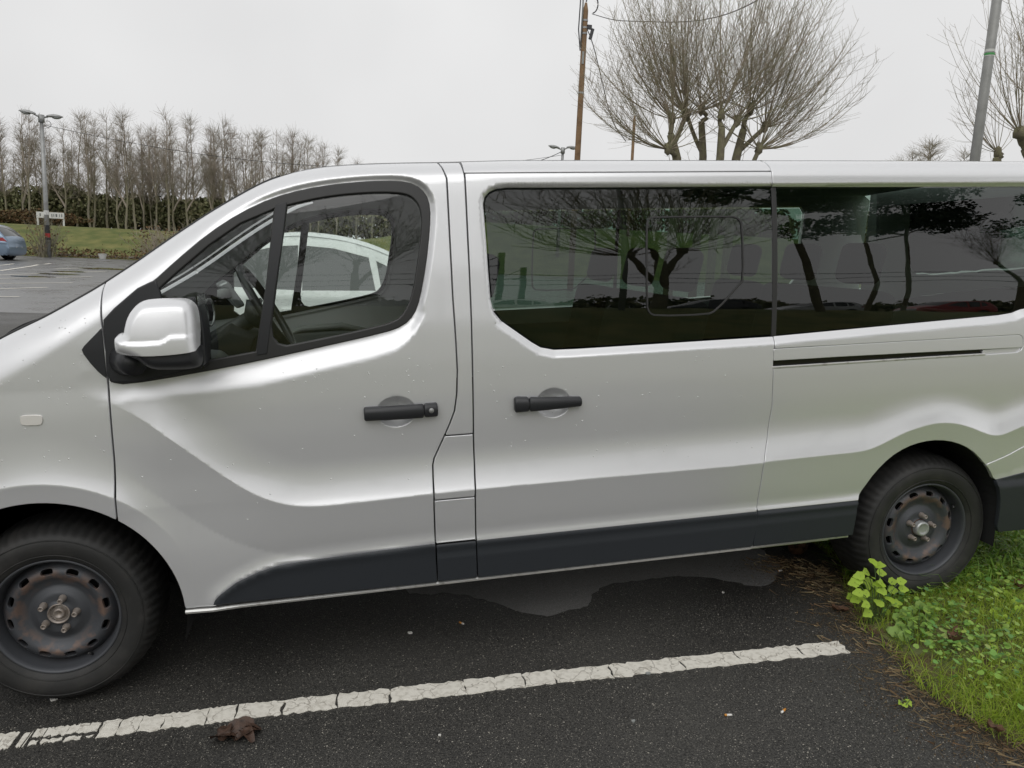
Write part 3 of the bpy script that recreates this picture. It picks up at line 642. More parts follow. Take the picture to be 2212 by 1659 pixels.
# arch liners, underbody
def liner(name, L, w0, w1):
    L = np.asarray(L); n = len(L); v = []; f = []
    for y in (-w0, -w1): v += [(p[0], y, p[1]) for p in L]
    f = [[i, i + 1, n + i + 1, n + i] for i in range(n - 1)]
    v += [(p[0], -w1 + .01, p[1]) for p in L] ; c = len(v); v.append((float(L[:, 0].mean()), -w1 + .01, float(L[:, 1].mean()) * .6 + .1))
    f += [[2 * n + i, 2 * n + i + 1, c] for i in range(n - 1)]
    return mesh(name, v, f, 'dark', VAN)
FAR.append(liner('wheel_arch_liner', [(HF[0] + .440 * math.cos(a), HF[1] + .44 * math.sin(a)) for a in np.linspace(-.3, math.pi + .3, 40)], .952, .55))
FAR.append(liner('wheel_arch_liner', [(p[0] + (.004 if p[0] > 3.5 else -.004), p[1] + .006) for p in archR] + [(archR[-1][0], .2)], .955, .55))
mb = MB(); mb.box((1.77, 0, .40), (2.62, 1.84, .10)); mb.box((-.62, 0, .42), (.26, 1.5, .25)); mb.box((4.10, 0, .45), (.5, 1.7, .25)); mb.box((0, 0, .66), (1.0, 1.08, .5)); mb.box((3.5, 0, .55), (.9, 1.08, .16))
mb.build('underbody', 'dark', VAN)
# roof, bonnet, windscreen, ends
def sheet(name, rows, m): 
    n = len(rows[0]); v = [p for r in rows for p in r]; f = [[i * n + j, i * n + j + 1, (i + 1) * n + j + 1, (i + 1) * n + j] for i in range(len(rows) - 1) for j in range(n - 1)]
    return fix_normals(mesh(name, v, f, m, VAN, True))
def cross(x, z, crown, bulge, n=13, we=None):
    w = float(W([x], [z - .0015])[0]) if we is None else we
    return [(x - bulge * (1 - (t) ** 2), t * w, z + crown * (1 - t * t)) for t in np.linspace(-1, 1, n)]
sheet('roof', [cross(x, float(zr(x)) - .001, .028, 0) for x in np.linspace(.86, 4.36, 40)], 'paint')
sheet('windscreen', [cross(x, float(zr(x)) - .002, -.06 * (1 - max(0, min(1, (x + .1) / .9))), .10 + .12 * (1 - max(0, min(1, (x + .1) / .9)))) for x in np.linspace(-.10, .86, 20)], 'glass')
sheet('cowl_panel', [cross(x, float(zr(x)) - .006, -.08, .22) for x in np.linspace(-.20, -.10, 4)], 'plastic')
sheet('bonnet', [cross(x, float(zr(x)) - .012, -.12, .10) for x in np.linspace(-.6, -.20, 12)], 'paint')
mb = MB()                                               # black windscreen edging along the pillar
e = [(x, -float(W([x], [zr(x) - .0015])[0]) + .004, float(zr(x)) - .002) for x in np.linspace(-.2, .86, 50)]
mb.tube(e, .0055, 6)
edg = mb.build('windscreen_edging', 'seal', VAN, True); FAR.append(edg)
wp = [pv(x, y, -.45) for x, y in cr([(0, 812), (60, 760), (200, 660), (400, 555), (600, 480), (800, 428), (900, 412)], .12401, 0, 630.9)]
wb = [pv(x, y, -.45) for x, y in cr([(0, 900), (60, 860), (200, 790), (400, 700), (600, 610), (800, 520), (900, 440)], .12401, 0, 630.9)]
v = [tuple(p) for p in wp] + [tuple(p) for p in wb] + [tuple(p + np.array([0, .05, 0])) for p in wp] + [tuple(p + np.array([0, .05, 0])) for p in wb]; k = len(wp)
f = [[i, i + 1, k + i + 1, k + i] for i in range(k - 1)] + [[2 * k + i, 3 * k + i, 3 * k + i + 1, 2 * k + i + 1] for i in range(k - 1)] + [[i, 2 * k + i, 2 * k + i + 1, i + 1] for i in range(k - 1)]
mesh('wiper_cover', v, f, 'plastic', VAN)
def nose(y, z):
    return -.60 - .30 * (1 - min(1, abs(y) / .86) ** 3) + .10 * max(0, z - .6) - .04 * math.sin(max(0, min(1, (z - .3) / .5)) * math.pi)
sheet('front_bumper', [[(nose(y, z), y * (1 if abs(y) < .8 else 1.0), z) for y in np.linspace(-.862, .862, 21)] for z in np.linspace(.28, 1.04, 10)], 'paint')
sheet('front_grille', [[(nose(y, z) - .01, y, z) for y in np.linspace(-.5, .5, 9)] for z in np.linspace(.72, .86, 4)], 'gloss')
for s_ in (-1, 1): sheet('headlight', [[(nose(y, z) - .008, y * s_, z) for y in np.linspace(.55, .80, 6)] for z in np.linspace(.78, .98, 5)], 'lens')
tg = [[(4.43 + .06 * (1 - (t ** 2)) - .06 * max(0, z - 1.2), t * (.80 if z < 1.6 else .80 - (z - 1.6) * .25), z) for t in np.linspace(-1, 1, 9)] for z in (.3, .6, .9, 1.14)]
sheet('tailgate', tg, 'paint')
tg = [[(4.43 + .06 * (1 - (t ** 2)) - .06 * max(0, z - 1.2), t * (.80 if z < 1.6 else .80 - (z - 1.6) * .25), z) for t in np.linspace(-1, 1, 9)] for z in (1.14, 1.4, 1.6, 1.76)]
sheet('rear_window', tg, 'tint')
tg = [[(4.43 + .06 * (1 - (t ** 2)) - .06 * max(0, z - 1.2), t * (.80 if z < 1.6 else .80 - (z - 1.6) * .25), z) for t in np.linspace(-1, 1, 9)] for z in (1.76, 1.82, 1.87)]
sheet('tailgate_top', tg, 'paint')
for s_ in (-1, 1):
    v = [(4.36, s_ * .84, .7), (4.36, s_ * .75, 1.86), (4.43, s_ * .72, 1.86), (4.45, s_ * .80, .7)]; mesh('rear_pillar', v, [[0, 1, 2, 3]], 'paint', VAN)
# inner lining that closes the cabin behind the panels
lo_ = [(-.58, .45), (-.58, .85), (.10, 1.08), (.40, 1.16), (.44, float(zr(.44)) - .035)] + [(x, float(zr(x)) - .04) for x in np.linspace(.5, 4.36, 60)] + [(4.415, 1.8), (4.42, .5), (3.95, .5)] + [(HR[0] + .47 * math.cos(a), .29 + .47 * math.sin(a)) for a in np.linspace(.45, math.pi - .45, 24)] + [(2.9, .34), (.6, .34)] + [(HF[0] + .46 * math.cos(a), HF[1] + .46 * math.sin(a)) for a in np.linspace(.02, math.pi - .2, 30)]
_lw = [p for p in lo_ if p[1] < 1.10] ; ZT = 1.10
_up = [(.10, ZT)] + [(x, float(zr(x)) - .03) for x in (.12, .2, .3, .38)] + [p for p in lo_ if p[1] >= ZT + .01 and p[0] > .42] + [(4.42, ZT)]
_dn = [(-.58, .45), (-.58, .85), (.10, 1.06), (.28, ZT - .003), (4.42, ZT - .003), (4.42, .5)] + lo_[lo_.index((3.95, .5)):]
LINW = lambda x, z: np.minimum(W(x, z, False), .95) - .035
LIN = part('cabin_lining', _dn, W=LINW, m='grey', lip=False, step=.04)
PTR = part('pillar_trim', _up, holes=[np.array([q for q in inset(DLO, .012) if q[1] > ZT + .02]), inset(DSG, -.006)], W=LINW, m='palet', lip=False, step=.04)
FAR.append(PTR)
FAR.append(LIN)
sheet('headliner', [cross(x, float(zr(x)) - .045, .02, 0, we=.80) for x in np.linspace(.92, 4.36, 12)], 'palet')
# partition-free interior: dashboard, steering wheel, seats
dash = MB()
prof = [(.02, .84), (.02, 1.15), (.30, 1.20), (.48, 1.215), (.62, 1.20), (.68, 1.14), (.66, 1.02), (.60, .90), (.52, .84)]
dash.add(*loft([[(x - .08 * (1 - (y / .84) ** 2), y, z) for x, z in prof] for y in np.linspace(-.84, .84, 13)]))
DSH = soft(fix_normals(dash.build('dashboard', 'grey', VAN)), .012, 2)
cl = MB(); cl.add(*loft([[(.50, y, 1.21), (.60, y, 1.300 - 1.2 * (y + .37) ** 2), (.70, y, 1.24), (.66, y, 1.15)] for y in np.linspace(-.53, -.21, 9)])); soft(fix_normals(cl.build('instrument_hood', 'dark', DSH)), .008)
pb = MB()
dc = pv(438, 682, -.45)
for cy in (-.45, -.29): pb.tube([(dc[0] + .01 * math.cos(a), cy + .06 * math.cos(a), dc[2] + .055 * math.sin(a)) for a in np.linspace(0, 2 * math.pi, 24)], .005, 6, False)
pb.build('dial_ring', 'silverp', DSH, True)
sc = [pv(x, y, .02) for x, y in ((470, 617), (492, 606), (531, 660), (512, 668))]
v = [tuple(p) for p in sc] + [tuple(p + np.array([-.05, .24, 0])) for p in sc]
soft(mesh('screen_bezel', v, [[0, 1, 2, 3], [4, 7, 6, 5], [0, 4, 5, 1], [1, 5, 6, 2], [2, 6, 7, 3], [3, 7, 4, 0]], 'silverp', DSH), .012, 3)
kb = MB(); kb.lathe([(0, -.01), (.026, -.01), (.032, .0), (.028, .03), (0, .035)], 16, 'z', pv(485, 640, -.05)); kb.build('dash_knob', 'trim', DSH, True)
ct, cb_ = pv(533, 582, -.40), pv(640, 745, -.40); cm = (ct + cb_) / 2
a1 = _n(ct - cb_); rad = .19; cm = pv(578, 668, -.40)
sw = thing('steering_wheel', None, None); del_keys = [sw.pop(k) for k in ('label', 'category') if k in sw]; sw.parent = VAN
st = MB(); st.tube([cm + rad * (math.cos(t) * a1 + math.sin(t) * np.array([0, 1., 0])) for t in np.linspace(0, 2 * math.pi, 49)], .0165, 10, False); st.build('wheel_ring', 'plastic', sw, True)
nrm = _n(np.cross(a1, [0, 1., 0])); nrm = nrm if nrm[0] > 0 else -nrm
hb = MB(); hb.tube([cm - nrm * .09, cm - nrm * .05, cm - nrm * .02], [.03, .075, .06], 16)
for q in (np.array([0, 1., 0]), np.array([0, -1., 0]), -a1): hb.tube([cm - nrm * .03, cm - nrm * .015 + q * rad], [.022, .016], 6)
hb.tube([cm - nrm * .05, cm - nrm * .30], .035, 8); hb.build('wheel_hub', 'plastic', sw, True)
st = MB(); st.tube([cm - nrm * .09 + np.array([0, .05, 0]), cm - nrm * .06 + np.array([0, .24, .05])], [.010, .014], 6); st.build('control_stalk', 'plastic', sw, True)
lv = MB(); lv.tube([(.74, -.02, .86), (.80, -.02, 1.02)], [.012, .014], 8); lv.build('gear_lever', 'plastic', DSH, True)
kb = MB(); kb.lathe([(0, 0), (.02, .0), (.028, .02), (.026, .045), (0, .055)], 14, 'z', (.80, -.02, 1.02)); kb.build('gear_knob', 'gloss', DSH, True)
def seat(x, y, w, zs=.62, h=.66, head=True):
    r = thing('seat', None, None); [r.pop(k) for k in ('label', 'category') if k in r]; r.parent = VAN
    m = MB(); m.box((x, y, zs), (.50, w, .16)); soft(m.build('seat_cushion', 'fabric', r), .05, 4)
    m = MB(); t = math.radians(14); R = np.array([[math.cos(t), 0, math.sin(t)], [0, 1, 0], [-math.sin(t), 0, math.cos(t)]])
    m.box((x + .30, y, zs + h / 2 + .02), (.14, w, h), R); soft(m.build('backrest', 'fabric', r), .05, 4)
    if head:
        for yy in ([y] if w < .7 else [y - w / 4, y + w / 4]):
            m = MB(); m.box((x + .40, yy, zs + h + .13), (.10, .25, .19), R); soft(m.build('headrest', 'fabric', r), .04, 4)
    m = MB(); m.box((x, y, zs - .17), (.42, w * .8, .2)); m.build('seat_base', 'dark', r)
    return r
seat(1.22, -.47, .50, .66); seat(1.22, .36, .92, .66)
for x in (2.12, 3.02):
    seat(x, -.22, .98, .66); seat(x, .62, .46, .66)
# far side: the same parts mirrored
for o in FAR:
    c = copy_tree(o, VAN); c.scale = (1, -1, 1)
# inner face of the far front door (seen through the cabin)
dp = MB(); dp.add(*loft([[(x, .905, zz_) for zz_ in (.5,)] + [(x, .885, 1.10 + .10 * (x - .4)), (x, .90, 1.20 + .12 * (x - .4)), (x, .915, .6)] for x in np.linspace(.45, 1.42, 8)], False))
arm = MB(); arm.tube([(.62, .86, 1.06), (.80, .845, 1.13), (1.02, .845, 1.14), (1.25, .85, 1.08)], [.016, .02, .02, .016], 8); arm.build('armrest_trim', 'trim', VAN, True)
pk = MB(); pk.box((.95, .855, 1.02), (.62, .05, .20)); soft(pk.build('door_inner_panel', 'grey', VAN), .03, 3)

# door handles
def handle(name, pts, bar, keycap, parent):
    """bar outline in the photo -> a bowed grip standing off the door"""
    r = thing(name, None, None); [r.pop(k) for k in ('label', 'category') if k in r]; r.parent = parent
    P = np.array([(q[0], q[2]) for q in [pv(x, y, -.985) for x, y in pts]]); x0, x1 = P[:, 0].min(), P[:, 0].max()
    k_ = 8 if keycap == 'rear' else 7; top = P[:k_]; bot = P[k_:][::-1]
    zt_, zb__ = np.polyfit(top[1:-1, 0], top[1:-1, 1], 1), np.polyfit(bot[1:-1, 0], bot[1:-1, 1], 1)
    def slab(name_, xa, xb, m):
        rings = []
        xs_ = np.r_[xa, xa + .0025, np.linspace(xa + .007, xb - .007, 10), xb - .0025, xb]
        for i, x in enumerate(xs_):
            zt = np.polyval(zt_, x); zb_ = np.polyval(zb__, x); t = (x - x0) / (x1 - x0)
            e_ = {0: .74, 1: .93, 12: .93, 13: .74}.get(i, 1)
            zc_, hh = (zt + zb_) / 2, (zt - zb_) / 2 * e_ * 1.28
            ww = float(W([x], [zc_ + .06])[0]) - 0; ww = .962
            ow = ww + .028 + .007 * math.sin(math.pi * t); iw = ww + .010 if .22 < t < .80 else ww - .004
            rings.append([(x, -ow + (1 - math.cos(a)) * .0, 0) for a in ()] or [(x, -iw, zc_ + hh * .8), (x, -(iw + ow) / 2, zc_ + hh), (x, -ow + .004, zc_ + hh * .75), (x, -ow, zc_ + hh * .2), (x, -ow + .001, zc_ - hh * .5), (x, -ow + .006, zc_ - hh * .9), (x, -(iw + ow) / 2, zc_ - hh), (x, -iw, zc_ - hh * .8)])
        o = fix_normals(mesh(name_, *loft(rings), m, r)); o.data.polygons.foreach_set('use_smooth', [True] * len(o.data.polygons)); return o
    xs = x0 + (x1 - x0) * bar
    if keycap == 'rear':
        slab('grip', x0, xs - .001, 'plastic'); k = slab('key_cover', xs + .001, x1, 'plastic')
        m = MB(); m.lathe([(0, -.004), (.009, -.004), (.0095, 0), (.0095, .01)], 18, 'y', pv(932, 887, -.990)); m.build('key_lock', 'galv', r, True)
    else:
        slab('grip', xs + .001, x1, 'plastic'); slab('handle_cover', x0, xs - .001, 'plastic')
    return r
hk = lambda L: cr(L, .2728, 713.2, 795.5)
hf = handle('door_handle', hk([(270, 330), (290, 313), (380, 316), (520, 322), (660, 305), (745, 285), (845, 282), (852, 295), (852, 360), (840, 370), (740, 385), (520, 403), (300, 406), (270, 398)]), .81, 'rear', FDOOR)
hs = handle('door_handle', hk([(1465, 255), (1490, 240), (1580, 236), (1700, 245), (1800, 245), (1900, 228), (1985, 212), (1992, 222), (1990, 285), (1975, 300), (1800, 325), (1650, 333), (1490, 332), (1466, 320)]), .21, 'front', SDOOR)

# door mirror
MR = thing('door_mirror', None, None); [MR.pop(k) for k in ('label', 'category') if k in MR]; MR.parent = VAN
YM = -1.10
def mir(L, y): return [pv(x, yy, y) for x, yy in cr(L, *K2)]
def shell(name, outl, m, y0, y1, bulge, nn=7, sub=0):
    """a rounded shell: the photo's outline as its rim, bulging towards -y"""
    c0 = np.mean(np.array(outl), axis=0); rings = []
    for t in np.linspace(0, 1, nn):
        s_ = math.sqrt(max(0.0, 1 - (t * .985) ** 2.6)); rings.append([tuple(c0 + (np.array(p) - c0) * s_ * np.array([1, 0, 1]) + np.array([0, (y0 - YM) + (np.array(p) - c0)[1] - bulge * t, 0])) for p in outl])
    rings = [[(p[0], y1, p[2]) for p in rings[0]]] + rings
    return fix_normals(mesh(name, *loft(rings), m, MR, True))
cap = [(737, 560), (748, 540), (770, 525), (798, 520), (803, 480), (815, 425), (840, 375), (880, 330), (930, 306), (1000, 298), (1100, 294), (1180, 293), (1225, 302), (1262, 330), (1280, 365), (1292, 430), (1300, 520), (1308, 620), (1230, 636), (1100, 648), (1000, 653), (900, 653), (830, 651), (750, 645), (742, 620)]
MUN = smooth_poly([[p[0], p[2]] for p in mir([(737, 560), (748, 540), (770, 525), (798, 520), (803, 480), (815, 425), (840, 375), (880, 330), (930, 306), (1000, 298), (1100, 294), (1180, 293), (1225, 302), (1262, 330), (1280, 365), (1292, 430), (1300, 520), (1310, 600), (1322, 660), (1318, 720), (1290, 745), (1220, 758), (1100, 762), (1010, 760), (950, 735), (890, 690), (760, 655), (742, 620)], YM)], 1)
cp = smooth_poly(mir2 := np.array([[p[0], p[2]] for p in mir(cap, YM)]), 1)
def mirror_shell(name, poly, m, y_rim, depth, power, step=.007, ledge=None, tilt=0.0):
    zc0 = float(np.asarray(poly)[:, 1].mean())
    poly = np.asarray(poly); R_ = .095
    def Wm(x, z):
        P = np.stack([np.asarray(x, float), np.asarray(z, float)], 1); d = pdist(P, MUN, True); ins = inside(P, MUN); d = np.where(ins, d, 0)
        X_, Z_ = (P[:, 0] - MUN[:, 0].mean()) / np.ptp(MUN[:, 0]) * 2, (P[:, 1] - MUN[:, 1].mean()) / np.ptp(MUN[:, 1]) * 2; up_ = np.clip((P[:, 1] - MUN[:, 1].mean()) / .09, -1, 1)
        h = depth * np.sqrt(np.clip(1 - np.clip(1 - d / .035, 0, 1) ** 2, 0, 1)) * (.70 + .30 * np.clip(1 - .5 * (X_ ** 2 + Z_ ** 2), 0, 1))
        if ledge is not None:                            # the blinker ledge stands proud below its line
            zl = np.interp(P[:, 0], ledge[:, 0], ledge[:, 1]); h = h + .0045 * np.clip((zl - P[:, 1]) / .011, 0, 1) * np.clip(d / .012, 0, 1)
        return -y_rim + h - tilt * (P[:, 1] - float(MUN[:, 1].mean()))
    return patch(name, poly, [], Wm, m, MR, step=step, flange=.10, edge=.001, extra=np.vstack([inset(dens(poly, .007), q) for q in (.002, .005, .010, .017, .026)]))
led = np.array([(p[0], p[2]) for p in mir([(730, 520), (800, 545), (850, 565), (950, 566), (1060, 556), (1100, 545), (1125, 520), (1140, 500), (1150, 300), (1300, 300)], YM)])
led = led[np.argsort(led[:, 0])]; led[-3:, 1] = led[-4, 1]
mirror_shell('mirror_cap', cp, 'paint', YM + .03, .075, 2.0, ledge=led, tilt=.12)
hou = smooth_poly([[p[0], p[2]] for p in mir([(760, 640), (900, 647), (1100, 640), (1300, 612), (1318, 600), (1322, 660), (1318, 720), (1290, 745), (1220, 758), (1100, 762), (1010, 760), (950, 735), (880, 690), (790, 668)], YM)], 1)
mirror_shell('mirror_housing', hou, 'plastic', YM + .033, .075, 2.0, tilt=.12)
ms_ = smooth_poly([[p[0], p[2]] for p in mir([(1215, 300), (1260, 318), (1290, 360), (1305, 430), (1318, 520), (1326, 640), (1322, 720), (1300, 745), (1270, 700), (1255, 400)], YM + .05)], 1)
patch('mirror_rim', ms_, [], lambda x, z: np.full(len(np.atleast_1d(x)), -(YM + .05)), 'plastic', MR, step=.012, flange=.12, edge=.006)
gm = [pv(x, y, YM + .06) for x, y in cr([(1322, 400), (1335, 700)], *K2)]
m = MB(); x_ = float(ms_[:, 0].max()); m.box((x_ - .006, YM + .13, float(ms_[:, 1].mean())), (.004, .15, .24)); m.build('mirror_glass', 'gloss', MR)
ar_ = [pv(x, y, yy) for (x, y), yy in zip(cr([(880, 720), (850, 700), (830, 690)], *K2), (-1.06, -1.0, -.93))]
m = MB(); m.tube(ar_, [.038, .045, .055], 12); m.build('mirror_arm', 'plastic', MR, True)
mbs = np.array(on_glass([(228, 692), (250, 668), (300, 625), (335, 608), (345, 640), (352, 740), (430, 790), (300, 822), (245, 822), (238, 812)]))
part('mirror_base', mbs, W=WG(0), m='plastic', off=.010, parent=FDOOR, flange=.02, edge=.006, step=.02)
sx_ = mir([(960, 530), (1120, 533), (1150, 527), (1175, 520), (1172, 526), (1150, 535), (1120, 538), (960, 533)], YM - .034)
patch('scratch', [(p[0], p[2]) for p in sx_], [], lambda x, z: np.full(len(np.atleast_1d(x)), -(YM - .0265)), 'dark', MR, lip=False, step=.01)

# wheels
def wheel_thing(cx, cz, capped, steer=0):
    Wn = thing('wheel', None, None); [Wn.pop(k) for k in ('label', 'category') if k in Wn]; Wn.parent = VAN; Wn.location = (cx, -.86, cz)
    Wn['label'] = 'rear wheel with a silver centre cap' if capped else 'front wheel with an open rusty centre'
    Ro = .335
    prof = [(.205, -.020), (.210, -.036), (.222, -.046), (.240, -.053), (.262, -.057), (.280, -.055), (.296, -.048), (.308, -.036), (.318, -.018), (.327, .004), (.333, .035), (.335, .075), (.335, .115), (.333, .155), (.325, .185), (.30, .205), (.25, .21), (.205, .19)]
    n = 240; v = []; rowg = (8, 9, 10)
    for i, (r, a) in enumerate(prof):
        for j in range(n):
            th = 2 * math.pi * j / n; rr_ = r; aa = a
            if i in (7, 8, 9, 10, 11, 12): rr_ -= (.0075 if (j + (i > 9)) % 4 == 0 else 0) * (1 if i > 7 else .55)
            if i == 11: rr_ -= .004
            x, z = rr_ * math.cos(th), rr_ * math.sin(th)
            gz_ = -cz + (-.012 * cx)                       # ground under this wheel
            if z < gz_ + .03:
                q = (gz_ + .03 - z); aa = a - .35 * q * (1 if a < .1 else -1); z = max(z, gz_ + .0) if z < gz_ else z
            v.append((x, aa, z))
    k = len(prof); f = [[i * n + j, i * n + (j + 1) % n, (i + 1) * n + (j + 1) % n, (i + 1) * n + j] for i in range(k - 1) for j in range(n)]
    ty = fix_normals(mesh('tyre', v, f, 'tyre', Wn, True))
    mk = MB()
    for rr_, aa in ((.287, -.0535), (.232, -.0505)): mk.tube([(rr_ * math.cos(t), aa, rr_ * math.sin(t)) for t in np.linspace(0, 2 * math.pi, 120)], .0022, 4, False)
    mk.build('sidewall_rib', 'tyre', Wn, True)
    bar = MB(); bar.lathe([(.212, -.030), (.2135, -.037), (.209, -.041), (.203, -.036), (.199, -.022), (.196, .0), (.192, .018), (.186, .03)], 96); fix_normals(bar.build('rim_barrel', 'rim', Wn, True))
    # steel disc with twelve slots
    ph = .13 if not capped else .27
    holes = []
    for q in range(12):
        t0 = ph + 2 * math.pi * q / 12; ring = []
        for s_ in np.linspace(0, 2 * math.pi, 16, endpoint=False):
            u, w_ = .0215 * np.sign(math.cos(s_)) * abs(math.cos(s_)) ** .7, .0125 * np.sign(math.sin(s_)) * abs(math.sin(s_)) ** .7
            ring.append(((.158 + w_) * math.cos(t0) - u * math.sin(t0), (.158 + w_) * math.sin(t0) + u * math.cos(t0)))
        holes.append(np.array(ring))
    hub_r = .036
    holes.append(np.array([(hub_r * math.cos(t), hub_r * math.sin(t)) for t in np.linspace(0, 2 * math.pi, 24, endpoint=False)]))
    zr_ = [.0, .030, .036, .044, .072, .080, .100, .120, .136, .148, .160, .172, .182, .190, .2]
    zh_ = [.012, .012, .010, .003, .003, -.002, -.012, -.003, .010, .014, .011, .002, -.012, -.028, -.034]
    _rr = np.linspace(0, .2, 201); _hh = np.convolve(np.pad(np.interp(_rr, zr_, zh_), 4, 'edge'), np.ones(9) / 9, 'valid')
    Wd = lambda x, z: np.interp(np.hypot(x, z), _rr, _hh)
    patch('rim_disc', [(.19 * math.cos(t), .19 * math.sin(t)) for t in np.linspace(0, 2 * math.pi, 72, endpoint=False)], holes, Wd, 'rim', Wn, step=.007, flange=.012, edge=.0015)
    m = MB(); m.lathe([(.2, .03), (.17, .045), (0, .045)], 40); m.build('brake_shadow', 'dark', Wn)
    na = [math.radians(a) for a in ((72, 144, 216, 288, 0) if not capped else (82, 154, 226, 298, 10))]
    for a in na:
        m = MB(); m.lathe([(.0, -.026), (.0045, -.0265), (.005, -.034), (.0075, -.036), (.0095, -.034), (.0098, -.016), (.0125, -.012), (.0135, .002)], 12, 'y', (.057 * math.cos(a), 0, .057 * math.sin(a))); fix_normals(m.build('wheel_nut', 'nut', Wn, True))
    if capped:
        m = MB(); m.lathe([(0, -.030), (.010, -.031), (.020, -.031), (.024, -.034), (.030, -.033), (.034, -.028), (.036, .006)], 32); c_ = fix_normals(m.build('centre_cap', 'silverp', Wn, True))
        m = MB(); m.lathe([(.0385, -.011), (.040, -.006), (.040, .004)], 32); m.build('cap_ring', 'deadleaf', Wn, True)
    else:
        m = MB(); m.lathe([(0, -.006), (.010, -.008), (.013, -.014), (.017, -.013), (.019, -.004), (.026, .004), (.030, -.002), (.033, -.013), (.0365, -.013), (.038, -.002)], 28); fix_normals(m.build('hub_nut', 'nut', Wn, True))
    va = math.radians(-62 if not capped else 28)
    m = MB(); m.tube([(.19 * math.cos(va), -.005, .19 * math.sin(va)), (.176 * math.cos(va), -.024, .176 * math.sin(va))], [.005, .004], 7); m.build('valve', 'seal', Wn, True)
    return Wn
wf = wheel_thing(HF[0], HF[1], False); wr = wheel_thing(HR[0], HR[1], True)
for w_ in (wf, wr):
    c = copy_tree(w_, VAN); c.scale = (1, -1, 1); c.location = (w_.location[0], .86, w_.location[2]); del c['label']

# rain beads on the paint
dm = MB(); rr_ = random.Random(3)
spots = [(rr_.uniform(0, 210), rr_.uniform(680, 860)) for _ in range(46)] + [(rr_.uniform(0, 230), rr_.uniform(860, 1080)) for _ in range(14)] + [(rr_.uniform(560, 960), rr_.uniform(770, 890)) for _ in range(46)] + [(rr_.uniform(1030, 1640), rr_.uniform(770, 1000)) for _ in range(60)] + [(rr_.uniform(250, 940), rr_.uniform(900, 1160)) for _ in range(24)] + [(rr_.uniform(500, 620), rr_.uniform(395, 440)) for _ in range(8)]
spots = [s_ for s_ in spots if s_[1] > 740 - s_[0] * .40]
for (px, py), (x, z) in zip(spots, on_side(spots)):
    w_ = float(W([x], [z])[0]); r = rr_.uniform(.0014, .0034); ring = [(r * math.cos(t), 0, r * math.sin(t)) for t in np.linspace(0, 2 * math.pi, 6, endpoint=False)]
    v = [(x + a, -w_ + .0003, z + b) for a, _, b in ring] + [(x + a * .6, -w_ - r * .5, z + b * .6) for a, _, b in ring] + [(x, -w_ - r * .62, z)]
    dm.add(v, [[i, (i + 1) % 6, 6 + (i + 1) % 6, 6 + i] for i in range(6)] + [[6 + i, 6 + (i + 1) % 6, 12] for i in range(6)])
tag(fix_normals(dm.build('raindrops', 'drop', VAN, True)), kind='stuff')
dm = MB()
for _ in range(420):
    x, z = rr_.uniform(.55, 1.38), rr_.uniform(1.18, 1.72)
    if not inside(np.array([(x, z)]), g2)[0] and not inside(np.array([(x, z)]), g1)[0]: continue
    w_ = float(Wglass(x, z)) - .006; r = rr_.uniform(.001, .0028); dm.add([(x - r, w_, z), (x, w_, z - r * 1.3), (x + r, w_, z), (x, w_, z + r), (x, w_ + r * .6, z)], [[0, 1, 4], [1, 2, 4], [2, 3, 4], [3, 0, 4]])
tag(dm.build('window_raindrops', 'drop', VAN, True), kind='stuff')

# ------------------------------------------------------------------ ground
SL = .0703 - .012                                      # near slope, rising towards the van's tail
def sstep(t): t = np.clip(t, 0, 1); return t * t * (3 - 2 * t)
def crest(x): return 1.95 - .045 * (np.clip(x, -20, 40) - 6)
def G(x, y):
    x = np.asarray(x, float); y = np.asarray(y, float)
    near = SL * np.clip(x, -7, 13) - .002
    far = .5 + .015 * np.maximum(0, np.minimum(y, 38) - 28)
    b = sstep((y - 2.4) / 4.5); g = near * (1 - b) + far * b
    bk = sstep((-7.2 - y) / 6.8); g = g * (1 - bk) + crest(x) * bk
    fb = sstep((y - 37.6) / 8.5); g = g + fb * (1.55 + 1.5 * sstep((x - 1) / 9))
    return g
def g1_(x, y): return float(G(x, y))
def terrain(name, xs, ys, m, dz=0, mask=None):
    X, Y = np.meshgrid(xs, ys); Z = G(X, Y) + dz; n = len(xs)
    f = [[i * n + j, i * n + j + 1, (i + 1) * n + j + 1, (i + 1) * n + j] for i in range(len(ys) - 1) for j in range(n - 1)]
    return tag(mesh(name, np.stack([X.ravel(), Y.ravel(), Z.ravel()], 1), f, m, None, True), kind='structure')
def axis(*segs): return np.unique(np.concatenate([np.linspace(*s_) for s_ in segs]))
XS = axis((-400, -60, 8), (-60, -8, 27), (-8, 14, 45), (14, 60, 24), (60, 400, 8))
terrain('asphalt', XS, axis((-7.6, 2.4, 26), (2.4, 9, 34)), 'asphalt')
terrain('parking_lot', XS, axis((8.6, 37.5, 40)), 'farasph', -.003)
terrain('grass_bank', XS, axis((-400, -60, 5), (-60, -16, 12), (-16, -7.0, 24)), 'bankgrass', .008)
terrain('grass_field', XS, axis((37.2, 47, 26), (47, 120, 12), (120, 420, 5)), 'bankgrass', .010)

def road(px, py):                                       # photo point on the near asphalt -> world x, y
    p = gv(px, py)
    for _ in range(4): p = gv(px, py, -.012 * p[0])
    w = Q @ p; return w[0], w[1]
